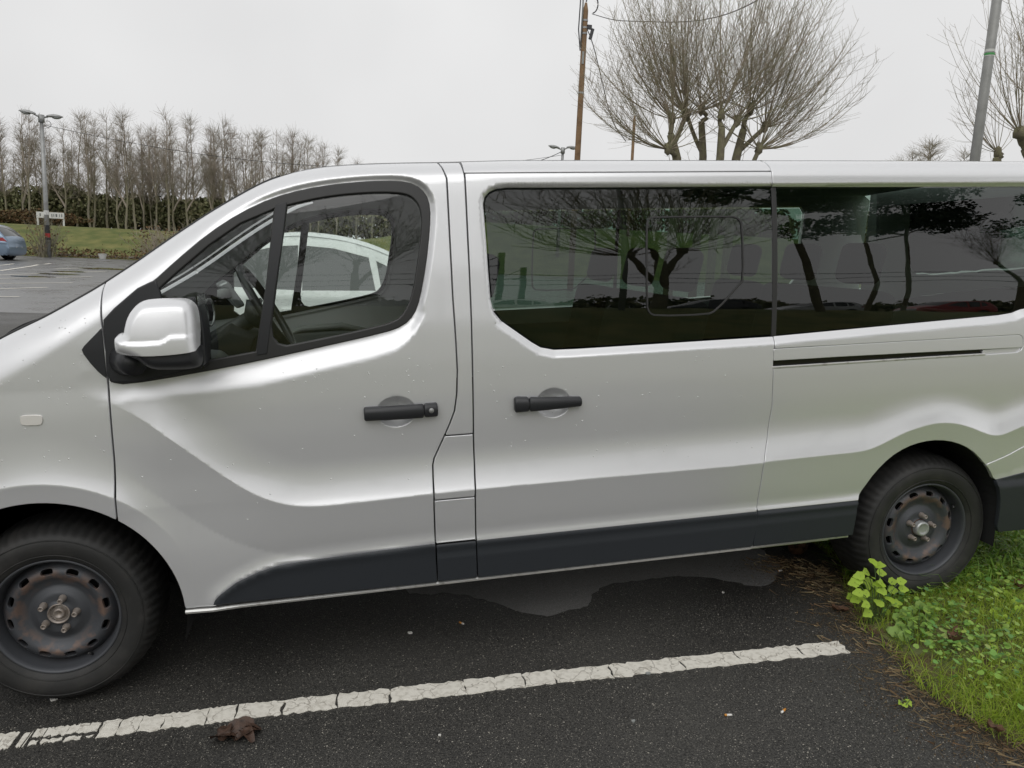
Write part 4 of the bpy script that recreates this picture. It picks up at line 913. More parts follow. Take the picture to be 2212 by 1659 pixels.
# dry patch sheltered by the van
dp_ = cr([(0, 285), (90, 296), (200, 286), (290, 296), (370, 318), (470, 352), (560, 385), (640, 396), (690, 403), (760, 372), (850, 362), (880, 345), (890, 310), (935, 265), (1010, 240), (1150, 222), (1300, 208), (1380, 206), (1470, 212), (1560, 228), (1640, 250), (1700, 258), (1750, 246), (1790, 222), (1806, 190), (1810, 150)], 1800 / 2212 / 1.8228, 1600 / 1.8228, 2100 / 1.8228)
dpw = [road(x, y) for x, y in dp_]; dpw = [tuple(p) for p in smooth_line(dpw, 1)]
poly = dpw + [(dpw[-1][0] + .1, 1.0), (dpw[0][0] - .2, 1.0)]
def flat_sheet(name, poly, m, dz, step=.12, kind='structure'):
    poly = np.asarray(poly, float); poly = poly if area2(poly) > 0 else poly[::-1]
    L = dens(poly, step); lo, hi = L.min(0), L.max(0); gx, gy = np.meshgrid(np.arange(lo[0], hi[0], step), np.arange(lo[1], hi[1], step)); P = np.stack([gx.ravel(), gy.ravel()], 1)
    P = P[inside(P, L)]; P = P[pdist(P, L, True) > step * .4]; V = [Vector(p) for p in np.vstack([L, P])]; n = len(L)
    rv, _, rf, _, _, _ = delaunay_2d_cdt(V, [(i, (i + 1) % n) for i in range(n)], [], 0, 1e-6); R_ = np.array([(p[0], p[1]) for p in rv]); T = np.array([list(f) for f in rf]); T = T[inside(R_[T].mean(1), L)]
    Z = G(R_[:, 0], R_[:, 1]) + (dz(R_) if callable(dz) else dz)
    o = fix_normals(mesh(name, np.column_stack([R_, Z]), T.tolist(), m, None, True))
    if o.data.polygons[0].normal.z < 0: o.data.flip_normals()
    return tag(o, kind=kind)
rj = random.Random(2); poly = [(x + rj.uniform(-.008, .008), y + rj.uniform(-.008, .008)) for x, y in dens(poly, .03)]
flat_sheet('dry_asphalt', poly, 'dryasph', .0008)

# the bay's white line: flaked paint, every flake its own plate
line = bpy.data.objects.new('white_line', None); C.objects.link(line); tag(line, 'worn and cracked white bay line on the wet asphalt beside the van', 'road marking'); line['kind'] = 'structure'
rl = random.Random(11)
la = np.array([road(-60, 1609), road(170, 1581), road(560, 1533), road(1200, 1462), road(1828, 1396)])   # middle of the line
lt_ = np.array([road(-60, 1592), road(165, 1567), road(560, 1521), road(1200, 1449), road(1800, 1386)])
lw = np.linalg.norm(la - lt_, axis=1) * 1.0
def along(t):
    s_ = np.linspace(0, 1, len(la)); c_ = np.array([np.interp(t, s_, la[:, i]) for i in (0, 1)]); d = la[-1] - la[0]; d /= np.linalg.norm(d)
    return c_, d, np.array([-d[1], d[0]])
LEN = np.linalg.norm(la[-1] - la[0]); 
def flake(t0, t1, v0, v1, e0=.012):
    """ragged plate between t0..t1 (metres along) and v0..v1 (across)"""
    pts = []
    def pt(a, v): c_, d, n_ = along(a / LEN); return tuple(c_ + n_ * v)
    n = max(2, int((t1 - t0) / .013)); m_ = max(2, int(abs(v1 - v0) / .02))
    for i in range(n + 1): pts.append(pt(t0 + (t1 - t0) * i / n + rl.uniform(-.004, .004), v0 + rl.uniform(-.009, .006)))
    for i in range(1, m_): pts.append(pt(t1 + rl.uniform(-.006, .004), v0 + (v1 - v0) * i / m_))
    for i in range(n + 1): pts.append(pt(t1 - (t1 - t0) * i / n + rl.uniform(-.004, .004), v1 + rl.uniform(-.006, .008)))
    for i in range(1, m_): pts.append(pt(t0 + rl.uniform(-.004, .006), v1 + (v0 - v1) * i / m_))
    k = len(pts); P = np.array(pts); z0, h = G(P[:, 0], P[:, 1]) + .0005, .0028
    c_ = P.mean(0); q = c_ + (P - c_) * .988
    v = [(a, b, z) for (a, b), z in zip(P, z0)] + [(a, b, z + h) for (a, b), z in zip(q, z0)] + [(c_[0], c_[1], float(G(c_[0], c_[1])) + .0005 + h)]
    f = [[i, (i + 1) % k, k + (i + 1) % k, k + i] for i in range(k)] + [[k + i, k + (i + 1) % k, 2 * k] for i in range(k)]
    fix_normals(mesh('paint_flake', v, f, 'line', line))
hw = float(np.mean(lw)) * .96
t = 0.0
tx = lambda px: float((np.array(road(px, np.interp(px, [0, 560, 1830], [1597, 1533, 1397]))) - la[0]) @ along(0)[1])
breaks_ = [(tx(172), tx(190)), (tx(238), tx(245))]
while t < LEN - .02:
    px_t = t; L_ = rl.uniform(.07, .20); t1 = min(LEN, t + L_); gap = rl.choice([.0002, .0004, .0006, .0008, .0016])
    if tx(165) < t < tx(238): 
        if t < tx(192): t = tx(190) + .0; flake(t + .01, t + .05, -hw, hw * .8); t = t + .065; continue
        t1 = tx(236); flake(t, t1, -hw, hw); t = t1 + .022; continue
    if t < tx(165) < t1: t1 = tx(165)
    if tx(535) < t < tx(900) and rl.random() < .35: gap = .004
    if tx(238) <= t < tx(535):                          # split lengthwise by a crack
        t1 = min(t1, tx(538)); m_ = hw * np.interp(t, [tx(238), tx(535)], [-.30, -.42])
        flake(t, t1 - gap, m_ + .014, hw); flake(t + .012, t1 - gap - .006, -hw * .92, m_ - .010); t = t1 + gap + rl.choice([0, .004, .010]); continue
    if t < tx(538) < t1 and t > tx(400): t1 = tx(538)
    flake(t, t1 - gap, -hw, hw); t = t1 + gap * .2
# bay lines and puddles on the far lot
def lot_pt(px, py):
    y = 12.0
    for _ in range(60):
        p = pw(px, py, y); e = p[2] - g1_(p[0], p[1]); y += e * 8 * (y / 20 + .2); y = min(max(y, 6), 37.4)
    p = pw(px, py, y); return np.array([p[0], p[1]])
bays = [((-60, 642), (42, 641)), ((-60, 626), (103, 621)), ((-60, 613), (158, 611)), ((-60, 603), (200, 598)), ((-20, 595), (230, 586)), ((0, 585), (82, 572)), ((95, 571), (110, 569)), ((-10, 574), (30, 570)), ((120, 581), (190, 579))]
for k_, (a, b) in enumerate(bays):
    A, B = lot_pt(*a), lot_pt(*b); d = (B - A) / np.linalg.norm(B - A); n_ = np.array([-d[1], d[0]]) * .055
    if abs(d[1]) < .5: n_ = np.array([0, .06 + .004 * A[1]])
    v = [(*(A - n_), 0), (*(B - n_), 0), (*(B + n_), 0), (*(A + n_), 0)]
    N_ = 12; v = []; 
    for s_ in (-1, 1): v += [tuple(A + (B - A) * i / N_ + n_ * s_) for i in range(N_ + 1)]
    v = [(x, y, g1_(x, y) + .004) for x, y in v]
    tag(mesh('bay_line', v, [[i, i + 1, N_ + 2 + i, N_ + 1 + i] for i in range(N_)], 'line'), kind='structure')
for px, py, rx, ry in ((228, 581, .8, .35), (150, 587, .5, .25), (125, 592, .55, .2), (75, 598, .6, .2)):
    c_ = lot_pt(px, py); rp = random.Random(px); P = [(c_[0] + rx * math.cos(a) * rp.uniform(.7, 1.2), c_[1] + ry * 2 * math.sin(a) * rp.uniform(.7, 1.2)) for a in np.linspace(0, 2 * math.pi, 18, endpoint=False)]
    tag(mesh('puddle', [(x, y, g1_(x, y) + .005) for x, y in P], [list(range(18))], 'water'), kind='structure')

# ------------------------------------------------------------------ cars
def make_car(name, label, paint, loc, rz=0, sil=None, L=4.0, hw=.86, glass_poly=None, wheels=(.74, 3.22), wr_=.305, parent_label=None, detail=True, group=None, belt=.95):
    r = thing(name, label, 'car', loc, rz, group)
    SILH = np.array(sil if sil is not None else [(.06, .24), (0, .42), (.02, .60), (.10, .72), (.40, .85), (.95, .97), (1.06, 1.0), (1.42, 1.20), (1.78, 1.37), (2.1, 1.43), (2.6, 1.455), (3.1, 1.43), (3.42, 1.37), (3.62, 1.22), (3.84, .98), (3.93, .86), (3.96, .66), (4.0, .52), (3.97, .30), (3.90, .24)])
    SILH[:, 0] *= L / 4.0; top = smooth_line(SILH, 2)
    closed = np.vstack([top, [(SILH[-1][0] - .2, .2), (SILH[0][0] + .2, .2)]])
    def Wc(x, z):
        x = np.asarray(x, float); z = np.asarray(z, float); P = np.stack([x, z], 1)
        w = hw - .10 * np.abs((x - L / 2) / (L / 2)) ** 3 - .05 * np.clip((.55 - z) / .35, 0, 1) ** 2 - .32 * np.clip(z - belt, 0, 1) - .015 * np.clip((z - .62) / .3, 0, 1)
        w = w + .012 * np.exp(-((z - .72) / .035) ** 2)
        d = pdist(P, top); d = np.where(inside(P, closed), d, 0)
        return w - .07 * (1 - np.sqrt(np.clip(1 - np.clip(1 - d / .085, 0, 1) ** 2, 0, 1)))
    holes = [np.array([(wx + (wr_ + .045) * math.cos(a), wr_ + (wr_ + .045) * math.sin(a)) for a in np.linspace(0, 2 * math.pi, 32, endpoint=False)]) for wx in wheels]
    # arches open at the sill
    base = [tuple(p) for p in top[::-1]]
    foot = [(top[0][0] + .05, .22)]
    for wx in wheels:
        foot += [(wx + (wr_ + .05) * math.cos(a), max(.20, wr_ + (wr_ + .05) * math.sin(a))) for a in np.linspace(math.pi + .25, -.25, 20)]
    foot += [(top[-1][0] - .05, .22)]
    outl = base + foot
    gp = glass_poly if glass_poly is not None else [[(1.40, .99), (1.62, 1.14), (1.92, 1.32), (2.2, 1.375), (2.38, 1.385), (2.38, .97)], [(2.46, .97), (2.46, 1.388), (2.75, 1.385), (3.02, 1.355), (3.02, .985)], [(3.08, .99), (3.08, 1.345), (3.26, 1.29), (3.40, 1.10), (3.36, 1.03)]]
    gp = [[(x * L / 4.0, z) for x, z in g_] for g_ in gp]
    for s_ in (1, -1):
        o = patch('body_side', outl, [inset(np.array(g_), .004) for g_ in gp], Wc, paint, r, step=.06, flange=.03); o.scale = (1, s_, 1)
        for g_ in gp: q = patch('side_window', np.array(g_), [], Wc, 'carglass', r, step=.09, off=-.006, lip=False); q.scale = (1, s_, 1)
        if detail:
            q = patch('door_handle', [(2.28 * L / 4, .84), (2.44 * L / 4, .845), (2.44 * L / 4, .865), (2.28 * L / 4, .86)], [], Wc, paint, r, step=.03, off=.02); q.scale = (1, s_, 1)
            q = patch('rear_lamp', [(3.80 * L / 4, .93), (3.66 * L / 4, .90), (3.70 * L / 4, .80), (3.93 * L / 4, .78)], [], Wc, 'red', r, step=.05, off=.008); q.scale = (1, s_, 1)
            q = patch('head_lamp', [(.12 * L / 4, .62), (.40 * L / 4, .74), (.55 * L / 4, .84), (.30 * L / 4, .80), (.12 * L / 4, .70)], [], Wc, 'lens', r, step=.05, off=.008); q.scale = (1, s_, 1)
    # strips across
    nb = len(top); cut = lambda a: np.searchsorted(np.cumsum(np.r_[0, np.linalg.norm(np.diff(top, axis=0), axis=1)]), a)
    ids = []
    for x_, z_ in ((.02, .60), (.10, .74), (1.04, .99), (1.80, 1.375), (3.42, 1.37), (3.86, .97), (3.95, .60)):
        ids.append(int(np.argmin((top[:, 0] - x_ * L / 4) ** 2 + (top[:, 1] - z_) ** 2)) if sil is None else None)
    if sil is not None: ids = [int(np.argmin((top[:, 0] - SILH[i][0]) ** 2 + (top[:, 1] - SILH[i][1]) ** 2)) for i in (2, 3, 6, 8, 12, 14, 17)]
    ids = [0] + ids + [nb - 1]
    for nm, i0, i1, m_ in zip(('front_bumper', 'grille', 'bonnet', 'windscreen', 'roof', 'rear_window', 'tailgate', 'rear_bumper'), ids, ids[1:], (paint, 'gloss', paint, 'carglass', paint, 'carglass', paint, paint)):
        seg = top[i0:i1 + 1]
        if len(seg) < 2: continue
        tg_ = np.gradient(top, axis=0)[i0:i1 + 1]; nr = np.stack([-tg_[:, 1], tg_[:, 0]], 1); nr /= np.linalg.norm(nr, axis=1)[:, None] + 1e-9
        w = Wc(seg[:, 0], seg[:, 1] - .001); v = []
        for (x, z), (a, b), ww in zip(seg, nr, w):
            for t in np.linspace(-1, 1, 9): v.append((x + a * .05 * (1 - t * t), t * ww, z + b * .05 * (1 - t * t)))
        n = 9; f = [[i * n + j, i * n + j + 1, (i + 1) * n + j + 1, (i + 1) * n + j] for i in range(len(seg) - 1) for j in range(n - 1)]
        fix_normals(mesh(nm, v, f, m_, r, True))
    m = MB(); m.box((L / 2, 0, .42), (L * .93, hw * 1.62, .36)); m.build('underbody', 'dark', r)
    for wx in wheels:
        for s_ in (-1, 1):
            wo_ = bpy.data.objects.new('wheel', None); C.objects.link(wo_); wo_.parent = r; wo_.location = (wx, s_ * (hw - .03), wr_); wo_.scale = (1, s_, 1)
            m = MB(); m.lathe([(.19, -.0), (.215, -.035), (.0, -.0)][:2] and [(wr_ * .64, -.02 + .18), (wr_ * .64, .0), (wr_ * .70, .02), (wr_ * .93, .018), (wr_, -.01), (wr_, -.16)], 28); t_ = m.build('tyre', 'tyre', wo_, True)
            m = MB(); m.lathe([(0, .012), (wr_ * .2, .012), (wr_ * .58, .0), (wr_ * .66, .012)], 28)
            t2 = m.build('rim', 'silverp', wo_, True)
            m = MB()
            for q in range(5): a = q * 2 * math.pi / 5; m.box((wr_ * .42 * math.cos(a + .6), .008, wr_ * .42 * math.sin(a + .6)), (wr_ * .2, .012, wr_ * .2), np.array([[math.cos(a + .6), 0, -math.sin(a + .6)], [0, 1, 0], [math.sin(a + .6), 0, math.cos(a + .6)]]))
            m.build('rim_opening', 'dark', wo_)
    m = MB(); xb = float(top[:, 0].max()); m.box((xb + .035, 0, .52), (.012, .50, .11)); m.build('number_plate', 'signw', r)
    if detail:
        m = MB(); xw = 3.66 * L / 4; m.tube([(xw + .12, .02, 1.10), (xw + .05, .22, 1.19), (xw + .02, .38, 1.24)], [.012, .010, .006], 5); m.build('rear_wiper', 'plastic', r)
        for s_ in (-1, 1): m = MB(); m.box((1.42 * L / 4, s_ * (hw + .06), 1.02), (.10, .20, .13)); soft(m.build('wing_mirror', paint, r), .03, 3)
    return r
bx, by = float(pw(20, 568, 31.0)[0]), 31.0
make_car('blue_hatchback', 'light blue hatchback parked at the left edge of the lot, rear facing the grass bank', 'blue', (bx - 4.05, 32.6, g1_(bx, 31)), -.10)
# white car alongside, seen through the cab
wsil = [(.06, .24), (0, .42), (.02, .62), (.12, .70), (.40, .80), (.95, .93), (1.10, .98), (1.50, 1.25), (1.86, 1.44), (2.2, 1.53), (2.5, 1.56), (3.0, 1.52), (3.45, 1.39), (3.68, 1.24), (3.86, 1.02), (3.93, .86), (3.96, .66), (4.0, .52), (3.97, .30), (3.90, .24)]
yc = 4.75
gp_w = [[(1.50, 1.05), (1.72, 1.22), (1.98, 1.39), (2.2, 1.445), (2.44, 1.465), (2.44, 1.03)], [(2.475, 1.03), (2.475, 1.465), (2.80, 1.45), (3.18, 1.375), (3.26, 1.05)], [(3.31, 1.05), (3.25, 1.35), (3.40, 1.29), (3.58, 1.15), (3.54, 1.08)]]
xr = float(pw(640, 505, yc - .75)[0])
zc_ = float(pw(680, 505, yc - .7)[2]) - 1.575
make_car('white_car', 'white hatchback parked beyond the van, seen through its front door windows', 'white', (xr - 2.42 * .9, yc, zc_), 0, wsil, L=3.6, hw=.84, glass_poly=gp_w)
sxp = pw(1915, 640, 5.2)
make_car('silver_car', 'pale silver car parked nose towards the van, seen through the tinted rear side window', 'silvercar', (float(sxp[0]) + .1, 5.6, g1_(sxp[0], 5.4) + .05), math.radians(16), wsil, L=4.3, hw=.88)
# cars that only show as reflections in the van's windows
for nm, lb, pt_, x, y in (('white_hatchback', 'white hatchback on the rise behind the camera, reflected low in the sliding door window', 'white', 4.6, -27.0), ('dark_car', 'dark car on the rise behind the camera, reflected below the small sliding vent', 'charcar', 12.6, -26.0),
                          ('grey_car', 'silver car with red tail lamps, reflected beside the gap between the rear windows', 'silvercar', 17.6, -26.5), ('red_car', 'red car reflected low in the tinted rear side window', 'redcar', 23.4, -26.0), ('pale_car', 'white estate car reflected near the right edge of the rear window', 'white', 28.4, -25.0)):
    make_car(nm, lb, pt_, (x, y, g1_(x + 2, y)), 0, detail=(nm == 'grey_car'))

# ------------------------------------------------------------------ trees
def curve_pts(p0, d0, L, n, up, wob, rnd):
    p = np.array(p0, float); d = np.array(d0, float); d /= np.linalg.norm(d); out = [p.copy()]
    for i in range(n):
        d = d + np.array([rnd.gauss(0, wob), rnd.gauss(0, wob), up / n + rnd.gauss(0, wob * .5)]); d /= np.linalg.norm(d); p = p + d * L / n; out.append(p.copy())
    return np.array(out), d
def twigs(mb, pts, n, Lr, r0, rnd, up=.5, t0=.2, seg=3, spread=.75):
    for _ in range(n):
        t = rnd.uniform(t0, 1) * (len(pts) - 1); i = min(int(t), len(pts) - 2); p = pts[i] + (pts[i + 1] - pts[i]) * (t - i); d = pts[i + 1] - pts[i]; d /= np.linalg.norm(d)
        s_ = np.array([rnd.gauss(0, 1), rnd.gauss(0, 1), rnd.gauss(0, .6)]); s_ -= (s_ @ d) * d; s_ /= np.linalg.norm(s_) + 1e-9
        L = rnd.uniform(*Lr) * (1.15 - .5 * t / len(pts)); q, _ = curve_pts(p, d * .65 + s_ * spread, L, seg, up, .10, rnd); mb.tube(q, np.linspace(r0, r0 * .5, seg + 1), 3, False)
def pollard(name, label, bx_, by_, bz, trunk, heads, seed, shoots=50, SLen=(2.6, 4.2), tw=24, rt=.125, bias=(0, 0), m1='bark', m2='twig', tr=.0040, cone=1.25, group='pollarded trees beyond the van'):
    """trunk: points; heads: (x, y, z, parent height fraction, lean)"""
    rnd = random.Random(seed); r = thing(name, label, 'tree', (bx_, by_, bz), 0, group); o_ = np.array([bx_, by_, bz])
    tm = MB(); T = np.array(trunk, float) - o_; tm.tube(smooth_line(T, 1), np.linspace(rt * 1.15, rt * .8, len(smooth_line(T, 1))), 9)
    cm = MB()
    for hx, hy, hz, fr, lean in heads:
        h = np.array([hx, hy, hz]) - o_; k = fr * (len(T) - 1); i = min(int(k), len(T) - 2); s_ = T[i] + (T[i + 1] - T[i]) * (k - i); L = np.linalg.norm(h - s_)
        if L > .1:
            mid = (s_ + h) / 2 + np.array([rnd.uniform(-.1, .1) - .10 * np.sign(lean), rnd.uniform(-.1, .1), -.12 * L]); tm.tube(smooth_line([s_, mid, h], 2), np.linspace(rt * .62, rt * .5, len(smooth_line([s_, mid, h], 2))), 8)
        tm.lathe([(0, -.18), (rt * .75, -.10), (rt * .8, .02), (rt * .65, .14), (0, .2)], 9, 'z', tuple(h))
        for _ in range(3): a = rnd.uniform(0, 6.28); tm.lathe([(0, -.1), (rt * .45, 0), (0, .12)], 7, 'z', tuple(h + np.array([math.cos(a) * rt * .7, math.sin(a) * rt * .7, rnd.uniform(-.1, .12)])))
        for _ in range(shoots):
            th = rnd.gauss(lean, .55) if rnd.random() < .62 else rnd.uniform(-cone, cone) * 1.25; ph = rnd.uniform(-.75, .75)
            th = max(-1.65, min(1.65, th)); d = np.array([math.sin(th), ph * .9, math.cos(th) * 1.05 + .05]); L = rnd.uniform(*SLen) * (1.0 - .12 * abs(th))
            pts, _ = curve_pts(h + d / np.linalg.norm(d) * rt * .6, d, L, 7, .55 + .35 * abs(th), .045, rnd); q = rnd.uniform(.6, 1.25)
            cm.tube(pts, np.linspace(.0125 * q, .004, 8), 4, False); twigs(cm, pts, int(tw * q), (.3, 1.0), tr, rnd)
    for _ in range(int(shoots * .12)):                     # sprouts on the trunk
        z = T[0] + (T[-1] - T[0]) * rnd.uniform(.5, 1); d = np.array([rnd.gauss(0, 1), rnd.gauss(0, 1), .8]); pts, _ = curve_pts(z, d, rnd.uniform(.6, 1.6), 5, .8, .06, rnd); cm.tube(pts, np.linspace(.010, .004, 6), 3, False); twigs(cm, pts, 5, (.15, .4), tr * .8, rnd)
    tm.build('trunk', m1, r, True); cm.build('crown', m2, r, True); return r
def P3(px, py, y): return tuple(float(v) for v in pw(px, py, y))
def tree_at(name, label, base_px, ty, tops, heads, seed, **k):
    b = pw(base_px[0], base_px[1], ty); gz_ = g1_(b[0], ty); base = (float(b[0]) + .02 * (gz_ - b[2]) * 0, ty, gz_ - .05)
    tr_ = [base, (float(b[0]), ty, float(b[2]))] + [P3(x, y, ty) for x, y in tops]
    hd = [(*P3(hx, hy, ty + dy), fr, ln) for hx, hy, dy, fr, ln in heads]
    return pollard(name, label, *base, tr_, hd, seed, **k)
TY = 17.0
tree_at('pollarded_tree', 'leftmost pollarded tree above the roof, forked trunk and branches fanning left', (1464, 351), TY, [(1456, 318), (1448, 290)], [(1452, 257, 0, 1, -.75), (1482, 247, .4, .72, -.25), (1443, 322, -.3, .5, -1.25)], 21, shoots=38, SLen=(2.4, 4.2))
tree_at('pollarded_tree', 'second pollarded tree from the left, straight trunk with a side fork', (1519, 351), TY + .8, [(1517, 300), (1515, 262)], [(1515, 238, 0, 1, -.2), (1484, 250, .3, .45, -.6)], 22, shoots=26, SLen=(2.8, 4.6), rt=.11)
tree_at('pollarded_tree', 'third pollarded tree from the left, double trunk with upright shoots', (1555, 351), TY - .6, [(1558, 300), (1559, 275)], [(1558, 247, 0, 1, .1), (1592, 262, .4, .5, .35)], 23, shoots=26, SLen=(2.8, 4.6), rt=.11)
tree_at('pollarded_tree', 'rightmost tree of the pollarded clump, side arms and shoots sweeping right', (1588, 351), TY + .3, [(1596, 318), (1606, 280)], [(1621, 237, 0, 1, .45), (1652, 275, .3, .55, .95), (1640, 322, -.3, .25, 1.30)], 24, shoots=40, SLen=(2.4, 4.5))
tree_at('pollarded_tree', 'pollarded tree behind the grey pole at the right edge', (2240, 352), 14.0, [(2222, 318)], [(2205, 288, 0, 1, -.7), (2260, 230, .5, .6, .1)], 25, shoots=30, SLen=(2.4, 4.2), tw=9, rt=.24)
tree_at('pollarded_tree', 'slim pollard stump with few branches just right of the grey pole', (2153, 352), 16.0, [(2154, 340)], [(2155, 330, 0, 1, -.6)], 26, shoots=16, SLen=(1.6, 3.2), tw=8, rt=.13)
# slim bare trees on the bank
def slender(seed, h):
    rnd = random.Random(seed); t = MB(); c = MB()
    n = 14; L = [np.array([0., 0, -.2])]
    for i in range(n): L.append(L[-1] + np.array([rnd.gauss(0, .035), rnd.gauss(0, .035), h / n]))
    L = np.array(L); R_ = np.linspace(.078, .011, n + 1); k = int(n * .55); t.tube(L[:k + 1], R_[:k + 1], 7, False); c.tube(L[k:], R_[k:], 5, False)
    stems = [L]
    if rnd.random() < .7:
        i = rnd.randint(3, 6); q, _ = curve_pts(L[i], (rnd.gauss(0, .35), rnd.gauss(0, .35), 1), h * .55, 8, .25, .05, rnd); c.tube(q, np.linspace(.065, .012, 9), 5, False); stems.append(q)
    for st_ in stems:
        for _ in range(34 if st_ is L else 18):
            t_ = rnd.uniform(.30, .99) * (len(st_) - 1); i = min(int(t_), len(st_) - 2); p = st_[i]; a = rnd.uniform(0, 6.28); fr = t_ / len(st_)
            q, _ = curve_pts(p, (math.cos(a) * .8, math.sin(a) * .8, rnd.uniform(.5, 1.1)), h * rnd.uniform(.12, .27) * (1.25 - fr), 5, .45, .07, rnd); c.tube(q, np.linspace(.022 * (1.2 - fr), .008, 6), 3, False)
            twigs(c, q, 10, (.3, 1.0), .0062, rnd, .3, .1, 2, .8)
    return t, c
var = []
for i in range(6):
    t, c = slender(100 + i, 7.0); var.append((t, c))
protos = []; rw = random.Random(5)
def slim(px, top_py, y, vi, base_py=None):
    b = pw(px, 520, y); x = float(b[0]); zt = float(pw(px, top_py, y)[2]); gz_ = g1_(x, y); sc_ = max(.35, (zt - gz_) / 7.0)
    lab = 'slim bare tree in the front row on the far grass bank'
    if len(protos) <= vi or protos[vi] is None:
        r = thing('bare_tree', lab, 'tree', group='slim bare trees on the far bank'); var[vi][0].build('trunk', 'farbark', r, True); var[vi][1].build('crown', 'fartwig', r, True); protos.append(r)
    else: r = copy_tree(protos[vi])
    r.location = (x, y, gz_); r.scale = (sc_ * .95, sc_ * .95, sc_); r.rotation_euler = (rw.gauss(0, .03), rw.gauss(0, .035), (px * 1.7) % 6.28); return r
rows = [(-30, 250), (8, 262), (45, 232), (62, 248), (88, 262), (112, 268), (133, 250), (165, 243), (190, 238), (212, 252), (238, 244), (258, 265), (270, 228), (292, 248), (318, 256), (340, 262), (362, 226), (382, 252), (405, 258), (428, 240), (452, 268), (478, 252), (500, 276), (524, 276), (548, 282), (575, 268), (596, 276), (618, 264), (640, 288), (664, 292), (690, 305), (712, 318), (735, 330), (765, 338), (800, 345)]
rw = random.Random(5)
for i, (px, tp) in enumerate(rows): slim(px + rw.uniform(-9, 9), tp + rw.uniform(-9, 12), 46.8 + rw.uniform(0, 6.2), i % 6)
for i in range(52): r = slim(rw.uniform(-30, 720), np.interp(rw.random(), [0, 1], [268, 330]), 53 + rw.uniform(0, 5), rw.randrange(6)); r['label'] = 'slim bare tree in the rear line, half hidden behind the front row'
# distant round trees right
for px, tp, y in ((1938, 318, 95), (1975, 296, 92), (2010, 300, 96), (2045, 318, 100), (1905, 335, 105)): r = slim(px, tp, y, 1); r['label'] = 'distant bare tree showing just above the van roof'; r['group'] = 'distant bare trees above the roof'; r.scale = (r.scale[0] * 1.5, r.scale[1] * 1.5, r.scale[2])
# evergreen belt
def leaf_mass(n, size, shape, rnd, jit=1):
    C_ = []; 
    while len(C_) < n:
        p = RNG.uniform(-1, 1, (n * 2, 3)); d = np.linalg.norm(p, axis=1); k = (d < 1) & (d > .45); C_ += list(p[k])
    c = np.array(C_[:n]); lump = 1 + .22 * np.sin(c[:, 0] * 7 + rnd.uniform(0, 6)) * np.cos(c[:, 2] * 6 + rnd.uniform(0, 6)) * np.sin(c[:, 1] * 5 + 1); c = c * lump[:, None] * np.array(shape); c[:, 2] += shape[2]
    a = RNG.normal(size=(n, 3)); a /= np.linalg.norm(a, axis=1)[:, None]; b = np.cross(a, RNG.normal(size=(n, 3))); b /= np.linalg.norm(b, axis=1)[:, None]
    s_ = RNG.uniform(.6, 1.3, (n, 1)) * size; v = np.stack([c - a * s_, c + b * s_ * .6, c + a * s_, c - b * s_ * .6], 1).reshape(-1, 3)
    return v, (np.arange(n * 4).reshape(n, 4))
shr = []
for i in range(3):
    r = thing('evergreen_shrub', 'dark evergreen shrub in the belt behind the bare trees', 'shrub', group='evergreen shrubs behind the bare trees'); v, f = leaf_mass(2600, .20, (2.6, 1.3, 1.75), random.Random(i)); mesh('foliage', v, f, 'hedge', r); m = MB(); m.tube([(0, 0, -.2), (.05, 0, 1.4)], [.10, .05], 6); m.build('trunk', 'farbark', r); shr.append(r)
k_ = 0
for px in np.arange(-60, 760, 36):
    y = 53.5 + rw.uniform(-1, 1.5); b = pw(px, 520, y); x = float(b[0]); zt = float(pw(px, np.interp(px, [0, 150, 420, 760], [412, 408, 414, 420]) + rw.uniform(-10, 12), y)[2]); gz_ = g1_(x, y)
    r = shr[k_] if k_ < 3 else copy_tree(shr[k_ % 3]); r.location = (x, y, gz_ - .1); r.rotation_euler = (0, 0, rw.uniform(-.4, .4) + math.pi * (k_ % 2)); s_ = (zt - gz_) / 3.6; s_ *= rw.uniform(.86, 1.1); r.scale = (s_ * rw.uniform(.6, .9), s_, s_); k_ += 1
for x in np.arange(3, 60, 4.5):
    r = copy_tree(shr[k_ % 3]); r.location = (x, 60 + rw.uniform(-2, 2), g1_(x, 60) - .1); s_ = rw.uniform(.9, 1.2); r.scale = (s_ * .95, s_, s_); k_ += 1
# brown hedge left with the sign, twig bushes
def twig_bush(name, label, px, py, y, h, w, n, m='fartwig', leafy=0, group=None):
    b = pw(px, py, y); x = float(b[0]); rnd = random.Random(int(px)); r = thing(name, label, 'bush', (x, y, g1_(x, y)), 0, group); c = MB()
    for _ in range(n):
        a = rnd.uniform(0, 6.28); s_ = rnd.uniform(0, .8); q, _ = curve_pts((rnd.gauss(0, w * .12), rnd.gauss(0, w * .12), -.05), (math.cos(a) * s_ * w / h, math.sin(a) * s_ * w / h, 1), h * rnd.uniform(.5, 1.1), 6, .1, .09, rnd); c.tube(q, np.linspace(.016, .007, 7), 3, False); twigs(c, q, 7, (.15, .5), .007, rnd, .2)
    c.build('twigs', m, r)
    if leafy: v, f = leaf_mass(leafy, .06, (w * .6, w * .5, h * .45), rnd); mesh('withered_leaves', v, f, 'brown', r)
    return r
twig_bush('twig_bush', 'bare yellowish twig bush around the foot of the lamp post', 102, 560, 36.6, 1.9, 1.7, 60, 'farbark', 120)
twig_bush('twig_bush', 'brown leafless bush on the slope close to the windscreen pillar', 345, 545, 38.2, 1.9, 2.6, 80, 'fartwig', 420)
twig_bush('twig_bush', 'thin brown bush half hidden by the windscreen pillar', 420, 540, 39.5, 1.9, 2.2, 60, 'fartwig', 300)
